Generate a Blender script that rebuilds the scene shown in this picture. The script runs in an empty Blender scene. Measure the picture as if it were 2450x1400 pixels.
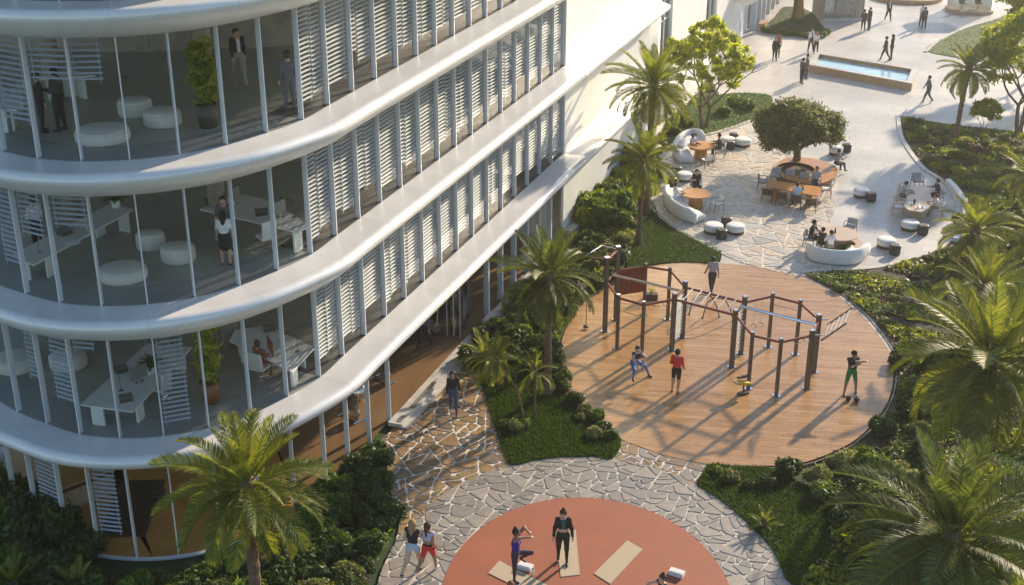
import bpy, bmesh, math, random
import numpy as np
from mathutils import Vector, Matrix
random.seed(7); np.random.seed(7)
PI = math.pi
S = bpy.context.scene
C = S.collection

# ------------------------------------------------------------------ camera
CAM_H, PITCH, FPX = 24.5, math.radians(24.06), 3170.0
cd = bpy.data.cameras.new('camera'); cam = bpy.data.objects.new('camera', cd); C.objects.link(cam)
cam.location = (0, 0, CAM_H); cam.rotation_euler = (PI/2 - PITCH, 0, 0)
cd.sensor_width = 36.0; cd.lens = FPX/2450*36.0; cd.clip_start = .5; cd.clip_end = 3000
S.camera = cam
# ------------------------------------------------------------------ sky, sun, exposure
SUN_AZ, SUN_EL = math.radians(51), math.radians(21.5)
SUND = Vector((math.cos(SUN_AZ)*math.cos(SUN_EL), math.sin(SUN_AZ)*math.cos(SUN_EL), math.sin(SUN_EL)))
w = bpy.data.worlds.new('World'); S.world = w; w.use_nodes = True
nt = w.node_tree; nt.nodes.clear()
sky = nt.nodes.new('ShaderNodeTexSky'); sky.sky_type = 'NISHITA'; sky.sun_disc = False
sky.sun_elevation = SUN_EL; sky.sun_rotation = PI/2 - SUN_AZ; sky.air_density = 1.1; sky.dust_density = .35; sky.ozone_density = 2.2
bg = nt.nodes.new('ShaderNodeBackground'); bg.inputs['Strength'].default_value = .135
wo = nt.nodes.new('ShaderNodeOutputWorld'); nt.links.new(sky.outputs[0], bg.inputs[0]); nt.links.new(bg.outputs[0], wo.inputs[0])
ld = bpy.data.lights.new('sun', 'SUN'); ld.energy = 5.0; ld.angle = math.radians(1.4); ld.color = (1.0, .82, .60)
sun = bpy.data.objects.new('sun', ld); C.objects.link(sun); sun.location = (40, 60, 40)
sun.rotation_euler = (-SUND).to_track_quat('-Z', 'Y').to_euler()
S.view_settings.view_transform = 'Standard'; S.view_settings.look = 'None'
S.view_settings.exposure = .66; S.view_settings.gamma = 1.0; S.view_settings.use_curve_mapping = False
S.render.engine = 'CYCLES'
S.cycles.max_bounces = 8; S.cycles.transparent_max_bounces = 16; S.cycles.diffuse_bounces = 4

# ------------------------------------------------------------------ measuring helpers (survey of the place: a pixel sighted on a level plane)
def G(x, y, z=0.0):
    u, v = x-1225.0, y-700.0
    dx, dy, dz = u, FPX*math.cos(PITCH)-v*math.sin(PITCH), -FPX*math.sin(PITCH)-v*math.cos(PITCH)
    t = (z-CAM_H)/dz
    return (dx*t, dy*t)
def GP(pts, z=0.0): return [G(x, y, z) for x, y in pts]
FD = np.array([-.35, -.937]); FD = FD/np.linalg.norm(FD); FN = np.array([-FD[1], FD[0]]); P0 = np.array([2.50, 61.8])
def ST(s, t):
    q = P0 + FD*s + FN*t; return (float(q[0]), float(q[1]))

# ------------------------------------------------------------------ materials
M = {}
def mat(name, col, rough=.6, var=.15, scale=3.0, bump=0.0, bscale=40.0, metal=0.0, spec=.5, rnd=0.0, stretch=None, coat=0.0, island=0.0, col2=None):
    m = bpy.data.materials.new(name); m.use_nodes = True; n = m.node_tree; L = n.links
    b = n.nodes['Principled BSDF']
    b.inputs['Roughness'].default_value = rough; b.inputs['Metallic'].default_value = metal
    b.inputs['Specular IOR Level'].default_value = spec; b.inputs['Coat Weight'].default_value = coat
    tc = n.nodes.new('ShaderNodeTexCoord'); src = tc.outputs['Object']
    if stretch:
        mp = n.nodes.new('ShaderNodeMapping'); mp.inputs['Scale'].default_value = stretch; L.new(src, mp.inputs[0]); src = mp.outputs[0]
    nz = n.nodes.new('ShaderNodeTexNoise'); nz.inputs['Scale'].default_value = scale; nz.inputs['Detail'].default_value = 6; nz.inputs['Roughness'].default_value = .62
    L.new(src, nz.inputs['Vector'])
    rp = n.nodes.new('ShaderNodeValToRGB')
    c2 = col2 or tuple(min(1, c*(1+var)) for c in col)
    rp.color_ramp.elements[0].position = .32; rp.color_ramp.elements[1].position = .70
    rp.color_ramp.elements[0].color = tuple(c*(1-var) for c in col)+(1,); rp.color_ramp.elements[1].color = tuple(c2)+(1,)
    L.new(nz.outputs['Fac'], rp.inputs[0]); out = rp.outputs[0]
    if rnd or island:
        if island:
            g = n.nodes.new('ShaderNodeNewGeometry'); r_ = g.outputs['Random Per Island']; amt = island
        else:
            oi = n.nodes.new('ShaderNodeObjectInfo'); r_ = oi.outputs['Random']; amt = rnd
        mr = n.nodes.new('ShaderNodeMapRange'); mr.inputs['To Min'].default_value = 1-amt; mr.inputs['To Max'].default_value = 1+amt
        L.new(r_, mr.inputs[0])
        hs = n.nodes.new('ShaderNodeHueSaturation'); L.new(mr.outputs[0], hs.inputs['Value']); L.new(out, hs.inputs['Color']); out = hs.outputs[0]
    L.new(out, b.inputs['Base Color'])
    if bump:
        n2 = n.nodes.new('ShaderNodeTexNoise'); n2.inputs['Scale'].default_value = bscale; n2.inputs['Detail'].default_value = 4; L.new(src, n2.inputs['Vector'])
        bp = n.nodes.new('ShaderNodeBump'); bp.inputs['Strength'].default_value = bump; bp.inputs['Distance'].default_value = .02
        L.new(n2.outputs['Fac'], bp.inputs['Height']); L.new(bp.outputs[0], b.inputs['Normal'])
        mr2 = n.nodes.new('ShaderNodeMapRange'); mr2.inputs['To Min'].default_value = max(0, rough-.12); mr2.inputs['To Max'].default_value = min(1, rough+.15)
        L.new(nz.outputs['Fac'], mr2.inputs[0]); L.new(mr2.outputs[0], b.inputs['Roughness'])
    M[name] = m; return m
def leaf(name, col, col2, trans=.45, island=.35, rnd=.12):
    m = bpy.data.materials.new(name); m.use_nodes = True; n = m.node_tree; L = n.links; n.nodes.clear()
    o = n.nodes.new('ShaderNodeOutputMaterial')
    g = n.nodes.new('ShaderNodeNewGeometry'); oi = n.nodes.new('ShaderNodeObjectInfo')
    mx = n.nodes.new('ShaderNodeMix'); mx.data_type = 'RGBA'; mx.inputs[6].default_value = col+(1,); mx.inputs[7].default_value = col2+(1,)
    L.new(g.outputs['Random Per Island'], mx.inputs[0])
    mr = n.nodes.new('ShaderNodeMapRange'); mr.inputs['To Min'].default_value = 1-rnd*2; mr.inputs['To Max'].default_value = 1+rnd*2; L.new(oi.outputs['Random'], mr.inputs[0])
    hs = n.nodes.new('ShaderNodeHueSaturation'); L.new(mx.outputs[2], hs.inputs['Color']); L.new(mr.outputs[0], hs.inputs['Value'])
    d = n.nodes.new('ShaderNodeBsdfPrincipled'); d.inputs['Roughness'].default_value = .5; d.inputs['Specular IOR Level'].default_value = .35
    t = n.nodes.new('ShaderNodeBsdfTranslucent'); L.new(hs.outputs[0], d.inputs['Base Color'])
    h2 = n.nodes.new('ShaderNodeHueSaturation'); h2.inputs['Hue'].default_value = .486; h2.inputs['Saturation'].default_value = 1.1; h2.inputs['Value'].default_value = 1.7
    L.new(hs.outputs[0], h2.inputs['Color']); L.new(h2.outputs[0], t.inputs['Color'])
    ms = n.nodes.new('ShaderNodeMixShader'); ms.inputs[0].default_value = trans
    L.new(d.outputs[0], ms.inputs[1]); L.new(t.outputs[0], ms.inputs[2]); L.new(ms.outputs[0], o.inputs[0])
    M[name] = m; return m
def glass(name, tint, refl=.10):
    m = bpy.data.materials.new(name); m.use_nodes = True; n = m.node_tree; L = n.links; n.nodes.clear()
    o = n.nodes.new('ShaderNodeOutputMaterial'); t = n.nodes.new('ShaderNodeBsdfTransparent'); t.inputs[0].default_value = tint+(1,)
    g = n.nodes.new('ShaderNodeBsdfGlossy'); g.inputs['Roughness'].default_value = .02; g.inputs[0].default_value = (1, 1, 1, 1)
    fr = n.nodes.new('ShaderNodeFresnel'); fr.inputs['IOR'].default_value = 1.19
    ad = n.nodes.new('ShaderNodeMath'); ad.operation = 'ADD'; ad.inputs[1].default_value = refl*.4; L.new(fr.outputs[0], ad.inputs[0])
    gm = n.nodes.new('ShaderNodeNewGeometry'); sb = n.nodes.new('ShaderNodeMath'); sb.operation = 'SUBTRACT'; sb.inputs[0].default_value = 1.0; L.new(gm.outputs['Backfacing'], sb.inputs[1])
    ml = n.nodes.new('ShaderNodeMath'); ml.operation = 'MULTIPLY'; L.new(ad.outputs[0], ml.inputs[0]); L.new(sb.outputs[0], ml.inputs[1]); ad = n.nodes.new('ShaderNodeMath'); ad.operation = 'MULTIPLY'; ad.inputs[1].default_value = .22 if name == 'pane' else 1.0; L.new(ml.outputs[0], ad.inputs[0])
    ms = n.nodes.new('ShaderNodeMixShader'); L.new(ad.outputs[0], ms.inputs[0]); L.new(t.outputs[0], ms.inputs[1]); L.new(g.outputs[0], ms.inputs[2]); L.new(ms.outputs[0], o.inputs[0])
    M[name] = m; return m

mat('white_render', (.80, .785, .76), .42, .06, .5, .06, 60)
mat('band_silver', (.74, .735, .725), .34, .09, .35, .05, 40, metal=.12)
mat('white_metal', (.66, .67, .69), .28, .04, 2, 0)
mat('fin_metal', (.56, .59, .64), .3, .05, 1, 0)
mat('slat_white', (.52, .525, .535), .4, .03, 2, 0)
mat('slat_grey', (.42, .45, .52), .35, .05, 2, 0)
mat('office_floor', (.33, .32, .26), .32, .18, .8, .05, 30)
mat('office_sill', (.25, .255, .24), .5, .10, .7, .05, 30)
mat('sill_painted_shade', (.07, .07, .068), .5, .1, .7)  # darker sill copy: shade behind the blinds put into the colour
mat('office_wall', (.33, .28, .22), .7, .35, .9, .1, 14)
mat('office_ceiling', (.7, .68, .64), .7, .05, 1)
mat('gym_floor', (.22, .13, .065), .28, .22, .6, .04, 30, stretch=(1, .12, 1))
mat('amber_floor_painted_glow', (.56, .27, .07), .3, .18, .8, .04, 30)  # timber colour raised to carry the warm indoor glow
mat('concrete_kerb', (.50, .475, .44), .75, .22, 2.5, .15, 40)
mat('plaza_paving', (.56, .53, .485), .46, .12, .28, .06, 8)
mat('terracotta', (.335, .094, .042), .66, .10, .9, .25, 160)
mat('mortar', (.70, .64, .55), .85, .14, 5, .2, 60)
mat('mortar_grey', (.60, .55, .48), .85, .14, 5, .2, 60)
mat('stone_warm_a', (.30, .19, .085), .5, .30, 4, .3, 25, rnd=.22)
mat('stone_warm_b', (.255, .16, .09), .5, .30, 4, .3, 25, rnd=.25)
mat('stone_warm_c', (.20, .145, .095), .48, .30, 4, .3, 25, rnd=.25)
mat('stone_grey_a', (.32, .28, .235), .5, .16, 4, .25, 30, rnd=.12)
mat('stone_grey_b', (.26, .235, .205), .5, .16, 4, .25, 30, rnd=.12)
mat('stone_pale_a', (.50, .45, .385), .45, .18, 4, .25, 30, rnd=.12)
mat('stone_pale_b', (.42, .40, .37), .42, .18, 4, .25, 30, rnd=.14)
mat('stone_pale_c', (.54, .44, .34), .45, .18, 4, .25, 30, rnd=.12)
mat('plank_a', (.38, .20, .075), .30, .14, 3, .1, 40, rnd=.14, stretch=(.25, 4, 1))
mat('plank_b', (.43, .238, .094), .28, .14, 3, .1, 40, rnd=.13, stretch=(.25, 4, 1))
mat('wood_orange', (.50, .22, .060), .35, .2, 3, .06, 30, stretch=(.3, 3, 1))
mat('wood_pale', (.50, .36, .25), .4, .14, 3, .06, 30, stretch=(.3, 3, 1))
mat('wood_dark', (.095, .052, .032), .45, .25, 5, .1, 40)
mat('rig_brown', (.125, .095, .075), .4, .15, 4)
mat('rig_red', (.20, .045, .025), .42, .15, 4)
mat('steel', (.66, .66, .67), .22, .05, 4, metal=1.0)
mat('soil', (.085, .055, .035), .9, .35, 2, .5, 30)
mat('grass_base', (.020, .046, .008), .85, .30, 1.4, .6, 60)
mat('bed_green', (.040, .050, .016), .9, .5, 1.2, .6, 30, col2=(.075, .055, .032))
mat('grass_painted_sun', (.048, .105, .012), .85, .30, 1.4, .6, 60)  # lighter lawn copy, sunlight painted into the colour
mat('bark_palm', (.16, .10, .058), .85, .35, 6, .8, 18)
mat('bark_grey', (.16, .115, .082), .85, .3, 6, .8, 18)
mat('bark_orange', (.36, .17, .055), .8, .35, 5, .6, 18)
mat('fabric_white', (.76, .75, .73), .85, .05, 4, .15, 90)
mat('fabric_cream', (.60, .57, .51), .8, .06, 4, .15, 90)
mat('fabric_grey', (.38, .385, .40), .85, .08, 4, .15, 90)
mat('rubber_dark', (.045, .043, .042), .5, .2, 6)
mat('base_brown', (.06, .035, .025), .5, .2, 6)
mat('desk_white', (.66, .65, .62), .4, .04, 2)
mat('screen', (.03, .03, .033), .2, .1, 3)
mat('monitor_back', (.20, .19, .18), .5, .1, 3)
mat('leather_rust', (.26, .085, .03), .5, .2, 4)
mat('pot_dark', (.075, .062, .048), .5, .15, 4)
mat('mat_beige', (.50, .40, .27), .85, .05, 8, .1, 120)
mat('paper', (.7, .7, .68), .7, .05, 5)
mat('yellow_paint', (.55, .38, .02), .4, .1, 4)
mat('stone_tan', (.42, .27, .15), .6, .2, 1.5, .15, 30)
mat('slate_roof', (.30, .29, .28), .6, .15, 1.0)
mat('kiosk_slat', (.46, .43, .38), .5, .15, 3)
glass('pane', (.955, .97, .965), .08)
glass('pane_shop', (.55, .60, .62), .35)
leaf('palm_leaf', (.090, .140, .020), (.25, .25, .045), .48)
leaf('palm_leaf_old', (.20, .15, .045), (.26, .17, .07), .4)
leaf('palm_deep', (.06, .095, .022), (.15, .17, .034), .42)
leaf('leaf_bright', (.19, .27, .022), (.40, .41, .06), .55)
leaf('leaf_olive', (.10, .13, .035), (.23, .25, .08), .42)
leaf('leaf_dark', (.026, .062, .014), (.085, .13, .026), .32)
leaf('leaf_mid', (.060, .12, .018), (.16, .215, .034), .42)
leaf('leaf_lime', (.15, .21, .02), (.32, .33, .045), .5)
leaf('leaf_dry', (.085, .065, .030), (.14, .095, .05), .3)
leaf('grass_blade', (.020, .050, .006), (.055, .095, .014), .4)
def plaza_joints(m):
    n = m.node_tree; L = n.links; b = n.nodes['Principled BSDF']; src = b.inputs['Base Color'].links[0].from_socket
    tc = n.nodes.new('ShaderNodeTexCoord'); mp = n.nodes.new('ShaderNodeMapping'); mp.inputs['Rotation'].default_value = (0, 0, .36); L.new(tc.outputs['Object'], mp.inputs[0])
    bk = n.nodes.new('ShaderNodeTexBrick'); bk.inputs['Scale'].default_value = 1.0; bk.inputs['Mortar Size'].default_value = .018; bk.inputs['Brick Width'].default_value = 1.6; bk.inputs['Row Height'].default_value = .9
    bk.inputs['Color1'].default_value = (1, 1, 1, 1); bk.inputs['Color2'].default_value = (.90, .90, .91, 1); bk.inputs['Mortar'].default_value = (.72, .70, .67, 1); L.new(mp.outputs[0], bk.inputs['Vector'])
    n3 = n.nodes.new('ShaderNodeTexNoise'); n3.inputs['Scale'].default_value = .12; n3.inputs['Detail'].default_value = 8; L.new(tc.outputs['Object'], n3.inputs['Vector'])
    r3 = n.nodes.new('ShaderNodeValToRGB'); r3.color_ramp.elements[0].position = .38; r3.color_ramp.elements[1].position = .62; r3.color_ramp.elements[0].color = (.84, .83, .82, 1); r3.color_ramp.elements[1].color = (1, 1, 1, 1); L.new(n3.outputs['Fac'], r3.inputs[0])
    m1 = n.nodes.new('ShaderNodeMix'); m1.data_type = 'RGBA'; m1.blend_type = 'MULTIPLY'; m1.inputs[0].default_value = 1; L.new(src, m1.inputs[6]); L.new(bk.outputs['Color'], m1.inputs[7])
    m2 = n.nodes.new('ShaderNodeMix'); m2.data_type = 'RGBA'; m2.blend_type = 'MULTIPLY'; m2.inputs[0].default_value = 1; L.new(m1.outputs[2], m2.inputs[6]); L.new(r3.outputs[0], m2.inputs[7]); L.new(m2.outputs[2], b.inputs['Base Color'])
plaza_joints(M['plaza_paving'])
# water
mw = mat('water', (.34, .52, .58), .06, .25, 1.5, .15, 6, spec=.6)

# ------------------------------------------------------------------ object helpers
def me(name, verts, faces, mt=None, smooth=False):
    m = bpy.data.meshes.new(name); m.from_pydata([tuple(v) for v in verts], [], faces)
    if mt: m.materials.append(M[mt])
    if smooth: m.polygons.foreach_set('use_smooth', [True]*len(m.polygons))
    m.update(); return m
def quads(name, V, nper, mt, mats=None):
    """many separate n-gons from an array (N, nper, 3)"""
    V = np.asarray(V, dtype=np.float32); N = V.shape[0]
    m = bpy.data.meshes.new(name)
    m.vertices.add(N*nper); m.vertices.foreach_set('co', V.reshape(-1))
    m.loops.add(N*nper); m.loops.foreach_set('vertex_index', np.arange(N*nper, dtype=np.int32))
    m.polygons.add(N); m.polygons.foreach_set('loop_start', np.arange(0, N*nper, nper, dtype=np.int32))
    for q in (mt if isinstance(mt, (list, tuple)) else [mt]): m.materials.append(M[q])
    if mats is not None: m.polygons.foreach_set('material_index', np.asarray(mats, dtype=np.int32))
    m.update(); m.validate(); return m
def ob(name, mesh, parent=None, loc=None, rot=None, scale=None):
    o = bpy.data.objects.new(name, mesh); C.objects.link(o)
    if parent is not None: o.parent = parent
    if loc is not None: o.location = loc
    if rot is not None: o.rotation_euler = rot
    if scale is not None: o.scale = scale if hasattr(scale, '__len__') else (scale,)*3
    return o
def tag(o, label=None, cat=None, group=None, kind=None):
    if label: o['label'] = label
    if cat: o['category'] = cat
    if group: o['group'] = group
    if kind: o['kind'] = kind
    return o
def thing(name, label, cat, loc=(0, 0, 0), rz=0.0, group=None):
    o = bpy.data.objects.new(name, None); C.objects.link(o); o.empty_display_size = .2
    o.location = loc; o.rotation_euler = (0, 0, rz); return tag(o, label, cat, group)
def struct(name, mesh): return tag(ob(name, mesh), kind='structure')
def copy_tree(o, loc=None, rz=None, label=None, group=None, parent=None):
    c = o.copy(); C.objects.link(c); c.parent = parent
    if loc is not None: c.location = loc
    if rz is not None: c.rotation_euler = (0, 0, rz)
    if label: c['label'] = label
    if group: c['group'] = group
    for ch in list(o.children): copy_tree(ch, parent=c)
    return c

class B:
    """collects shapes, builds one mesh"""
    def __init__(s): s.v = []; s.f = []; s.m = []
    def add(s, vs, fs, mi=0):
        o = len(s.v); s.v += [tuple(v) for v in vs]; s.f += [[i+o for i in f] for f in fs]; s.m += [mi]*len(fs); return s
    def box(s, c, d, rz=0.0, mi=0, tilt=None):
        x, y, z = d[0]/2, d[1]/2, d[2]/2
        P = [Vector((i*x, j*y, k*z)) for k in (-1, 1) for j in (-1, 1) for i in (-1, 1)]
        R = Matrix.Rotation(rz, 3, 'Z')
        if tilt: R = R @ Matrix.Rotation(tilt[1], 3, tilt[0])
        P = [R @ p + Vector(c) for p in P]
        return s.add(P, [[0, 2, 3, 1], [4, 5, 7, 6], [0, 1, 5, 4], [2, 6, 7, 3], [1, 3, 7, 5], [0, 4, 6, 2]], mi)
    def tube(s, pts, r, n=8, mi=0, caps=True):
        pts = [Vector(p) for p in pts]; rs = r if hasattr(r, '__len__') else [r]*len(pts)
        vs = []; fs = []; up = None
        for i, p in enumerate(pts):
            t = (pts[min(i+1, len(pts)-1)]-pts[max(i-1, 0)])
            t = t.normalized() if t.length > 1e-9 else Vector((0, 0, 1))
            if up is None:
                up = Vector((0, 0, 1)) if abs(t.z) < .9 else Vector((1, 0, 0))
            a = t.cross(up);  a = a.normalized() if a.length > 1e-6 else t.orthogonal().normalized()
            b = a.cross(t); up = b
            for k in range(n):
                an = 2*PI*k/n; vs.append(p+(a*math.cos(an)+b*math.sin(an))*rs[i])
        for i in range(len(pts)-1):
            for k in range(n):
                fs.append([i*n+k, i*n+(k+1) % n, (i+1)*n+(k+1) % n, (i+1)*n+k])
        if caps:
            fs.append(list(range(n))[::-1]); fs.append([(len(pts)-1)*n+k for k in range(n)])
        return s.add(vs, fs, mi)
    def lathe(s, prof, c=(0, 0, 0), n=20, mi=0, sx=1.0, sy=1.0):
        vs = []; fs = []
        for r, z in prof:
            for k in range(n):
                an = 2*PI*k/n; vs.append((c[0]+r*sx*math.cos(an), c[1]+r*sy*math.sin(an), c[2]+z))
        for i in range(len(prof)-1):
            for k in range(n): fs.append([i*n+k, i*n+(k+1) % n, (i+1)*n+(k+1) % n, (i+1)*n+k])
        if prof[0][0] > 1e-4: fs.append(list(range(n))[::-1])
        if prof[-1][0] > 1e-4: fs.append([(len(prof)-1)*n+k for k in range(n)])
        return s.add(vs, fs, mi)
    def prism(s, poly, z0, z1, mi=0, bottom=False):
        n = len(poly); vs = [(x, y, z0) for x, y in poly]+[(x, y, z1) for x, y in poly]
        fs = [[i, (i+1) % n, n+(i+1) % n, n+i] for i in range(n)]+[list(range(n, 2*n))]
        if bottom: fs.append(list(range(n))[::-1])
        return s.add(vs, fs, mi)
    def mesh(s, name, mts, smooth=False):
        m = bpy.data.meshes.new(name); m.from_pydata(s.v, [], s.f)
        for q in ([mts] if isinstance(mts, str) else mts): m.materials.append(M[q])
        m.polygons.foreach_set('material_index', s.m)
        if smooth: m.polygons.foreach_set('use_smooth', [True]*len(m.polygons))
        m.update(); return m
    def build(s, name, mts, parent=None, smooth=False, loc=None, rot=None): return ob(name, s.mesh(name, mts, smooth), parent, loc, rot)

def area(p): return .5*sum(p[i][0]*p[(i+1) % len(p)][1]-p[(i+1) % len(p)][0]*p[i][1] for i in range(len(p)))
def ccw(p): return p if area(p) > 0 else p[::-1]
def inside(p, x, y):
    r = False; j = len(p)-1
    for i in range(len(p)):
        if (p[i][1] > y) != (p[j][1] > y) and x < (p[j][0]-p[i][0])*(y-p[i][1])/(p[j][1]-p[i][1])+p[i][0]: r = not r
        j = i
    return r
def clip_half(poly, px, py, nx, ny):
    """keep the side where (q-p).n <= 0"""
    out = []; n = len(poly)
    for i in range(n):
        a, b = poly[i], poly[(i+1) % n]
        da = (a[0]-px)*nx+(a[1]-py)*ny; db = (b[0]-px)*nx+(b[1]-py)*ny
        if da <= 0: out.append(a)
        if (da < 0 < db) or (db < 0 < da):
            t = da/(da-db); out.append((a[0]+(b[0]-a[0])*t, a[1]+(b[1]-a[1])*t))
    return out
def clip_convex(poly, convex):
    """subject poly against a convex ccw polygon"""
    for i in range(len(convex)):
        a, b = convex[i], convex[(i+1) % len(convex)]
        nx, ny = b[1]-a[1], -(b[0]-a[0])
        poly = clip_half(poly, a[0], a[1], nx, ny)
        if len(poly) < 3: return []
    return poly
def smooth_closed(pts, n=4):
    out = []; N = len(pts)
    for i in range(N):
        p0, p1, p2, p3 = [np.array(pts[(i+k-1) % N], float) for k in range(4)]
        for j in range(n):
            t = j/n
            out.append(tuple(.5*((2*p1)+(-p0+p2)*t+(2*p0-5*p1+4*p2-p3)*t*t+(-p0+3*p1-3*p2+p3)*t**3)))
    return out
def smooth_open(pts, n=4):
    out = []; P = [np.array(p, float) for p in pts]; P = [2*P[0]-P[1]]+P+[2*P[-1]-P[-2]]
    for i in range(1, len(P)-2):
        p0, p1, p2, p3 = P[i-1:i+3]
        for j in range(n):
            t = j/n; out.append(tuple(.5*((2*p1)+(-p0+p2)*t+(2*p0-5*p1+4*p2-p3)*t*t+(-p0+3*p1-3*p2+p3)*t**3)))
    out.append(tuple(P[-2])); return out

# =================================================================== THE SETTING
def sheet(name, poly, z, mt, skirt=0.0):
    b = B(); poly = ccw(poly)
    if skirt: b.prism(poly, z-skirt, z)
    else: b.add([(x, y, z) for x, y in poly], [list(range(len(poly)))])
    return struct(name, b.mesh(name, mt))
sheet('ground', [(-900, -300), (900, -300), (900, 1600), (-900, 1600)], -.06, 'grass_base')
sheet('plaza', [(4, 62), (6.3, 56.5), (9, 52), (16, 47), (24, 47), (70, 50), (160, 60), (160, 260), (-20, 260), (14, 100)], 0.0, 'plaza_paving', .05)

DECK = smooth_closed(GP([(1650, 627), (1580, 630), (1520, 645), (1460, 672), (1405, 715), (1365, 765), (1340, 830), (1335, 885), (1350, 940), (1410, 990), (1480, 1047), (1540, 1072), (1600, 1092), (1690, 1110), (1760, 1114), (1850, 1115), (1930, 1105), (2000, 1078), (2050, 1050), (2100, 1000), (2130, 945), (2138, 880), (2125, 835), (2080, 775), (2050, 745), (2000, 705), (1910, 658), (1850, 645), (1750, 632)]), 3)
EC = (2.24, 32.47)
def ell(rx, ry, n=96): return [(EC[0]+rx*math.cos(2*PI*k/n), EC[1]+ry*math.sin(2*PI*k/n)) for k in range(n)]
RING_O, RING_I = ell(6.35, 8.11), ell(4.37, 5.42)

def stones(region, size, gap, mts, parent, z0, z1, stretch=(1, 1), hole=None, jit=.46, drop=.16, maxobj=300, tilt=0.0):
    """irregular flagstones: seeds on a loosened grid, each cell cut back from its neighbours by half a joint"""
    region = ccw(region); xs = [p[0] for p in region]; ys = [p[1] for p in region]
    made = []; A0 = size*size
    stack = [([(min(xs)-.5, min(ys)-.5), (max(xs)+.5, min(ys)-.5), (max(xs)+.5, max(ys)+.5), (min(xs)-.5, max(ys)+.5)], 0)]; cells = []
    base = random.uniform(0, PI)
    while stack:
        pl, dep = stack.pop(); ar = abs(area(pl))
        if ar < A0*random.uniform(.45, 2.1): cells.append(pl); continue
        cx = sum(q[0] for q in pl)/len(pl); cy = sum(q[1] for q in pl)/len(pl)
        far = max(pl, key=lambda q: (q[0]-cx)**2+((q[1]-cy)*1.0)**2); an = math.atan2(far[1]-cy, far[0]-cx)+random.uniform(-.42, .42)
        e = math.sqrt(ar)*.14; px, py = cx+random.uniform(-e, e), cy+random.uniform(-e, e); nx, ny = math.cos(an), math.sin(an)
        for sg in (1, -1):
            h_ = clip_half(pl, px, py, nx*sg, ny*sg)
            if len(h_) >= 3: stack.append((h_, dep+1))
    for pl in cells:
        pl = ccw(pl); cell = pl
        for i in range(len(pl)):
            a, c_ = pl[i], pl[(i+1) % len(pl)]; L_ = math.hypot(c_[0]-a[0], c_[1]-a[1])
            if L_ < 1e-5: continue
            nx, ny = (c_[1]-a[1])/L_, -(c_[0]-a[0])/L_; g = gap/2*random.uniform(.6, 1.5); tl = random.uniform(-.05, .05)
            mx_, my_ = (a[0]+c_[0])/2-nx*g, (a[1]+c_[1])/2-ny*g
            cell = clip_half(cell, mx_, my_, nx*math.cos(tl)-ny*math.sin(tl), nx*math.sin(tl)+ny*math.cos(tl))
            if len(cell) < 3: break
        if len(cell) < 3: continue
        p = clip_convex(region, ccw(cell))
        if len(p) < 3 or abs(area(p)) < .012: continue
        if hole is not None:
            inn = [inside(hole, *q) for q in p]
            if all(inn): continue
            if any(inn):
                # cut along the chord of the hole
                cx = sum(q[0] for q in p)/len(p); cy = sum(q[1] for q in p)/len(p)
                hk = min(range(len(hole)), key=lambda i: (hole[i][0]-cx)**2+(hole[i][1]-cy)**2)
                a = hole[hk-1]; b_ = hole[(hk+1) % len(hole)]
                nx, ny = -(b_[1]-a[1]), (b_[0]-a[0])
                p = clip_half(p, hole[hk][0], hole[hk][1], nx, ny)
                if len(p) < 3 or abs(area(p)) < .012: continue
        # knock the corners off
        q = []
        for i in range(len(p)):
            a, c_, b_ = p[i-1], p[i], p[(i+1) % len(p)]
            e1 = math.hypot(a[0]-c_[0], a[1]-c_[1]); e2 = math.hypot(b_[0]-c_[0], b_[1]-c_[1])
            if e1 < .03: continue
            if min(e1, e2) > .16:
                f = min(.10, random.uniform(.10, .34)*min(e1, e2))
                q += [(c_[0]+(a[0]-c_[0])*f/e1, c_[1]+(a[1]-c_[1])*f/e1), (c_[0]+(b_[0]-c_[0])*f/e2, c_[1]+(b_[1]-c_[1])*f/e2)]
            else: q.append(c_)
        if len(q) >= 3: made.append(ccw(q))
    made.sort(key=lambda p: -abs(area(p))/((sum(v[1] for v in p)/len(p))**2))
    rest = B()
    for k, p in enumerate(made):
        zz = z1+random.uniform(-.006, .006)
        if k >= maxobj: rest.prism(p, z0, zz, k % len(mts)); continue
        cx = sum(v[0] for v in p)/len(p); cy = sum(v[1] for v in p)/len(p)
        b = B().prism([(v[0]-cx, v[1]-cy) for v in p], z0, zz)
        b.build('stone', random.choice(mts), parent, loc=(cx, cy, 0))
    if rest.f: tag(rest.build('stone', mts, parent), kind='stuff')
    return len(made)

# warm flagstone path beside the gym
PATH = GP([(902, 1062), (1000, 968), (1112, 858), (1130, 880), (1155, 930), (1175, 990), (1190, 1040), (1205, 1080), (1224, 1116), (1130, 1148), (1030, 1218), (940, 1318), (955, 1260), (945, 1210), (925, 1150), (928, 1100)])
path = sheet('flagstone_path', PATH, -.012, 'mortar', .04)
stones(PATH, .54, .07, ['stone_warm_a', 'stone_warm_a', 'stone_warm_b', 'stone_warm_c'], path, -.03, .012, (1, .82))
PATH2 = GP([(1480, 1040), (1455, 1110), (1560, 1130), (1672, 1166), (1700, 1105), (1600, 1085)])
path2 = sheet('stepping_path', PATH2, -.014, 'mortar', .04)
stones(PATH2, .50, .06, ['stone_warm_c', 'stone_warm_b', 'stone_grey_b', 'stone_warm_a'], path2, -.03, .006, (1, .85))
ring = sheet('stone_ring', RING_O, .004, 'mortar_grey', .06)
stones(RING_O, .55, .05, ['stone_grey_a', 'stone_grey_a', 'stone_grey_b'], ring, -.01, .026, (1, .8), hole=RING_I)
sheet('exercise_circle', RING_I, .034, 'terracotta', .05)
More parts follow.
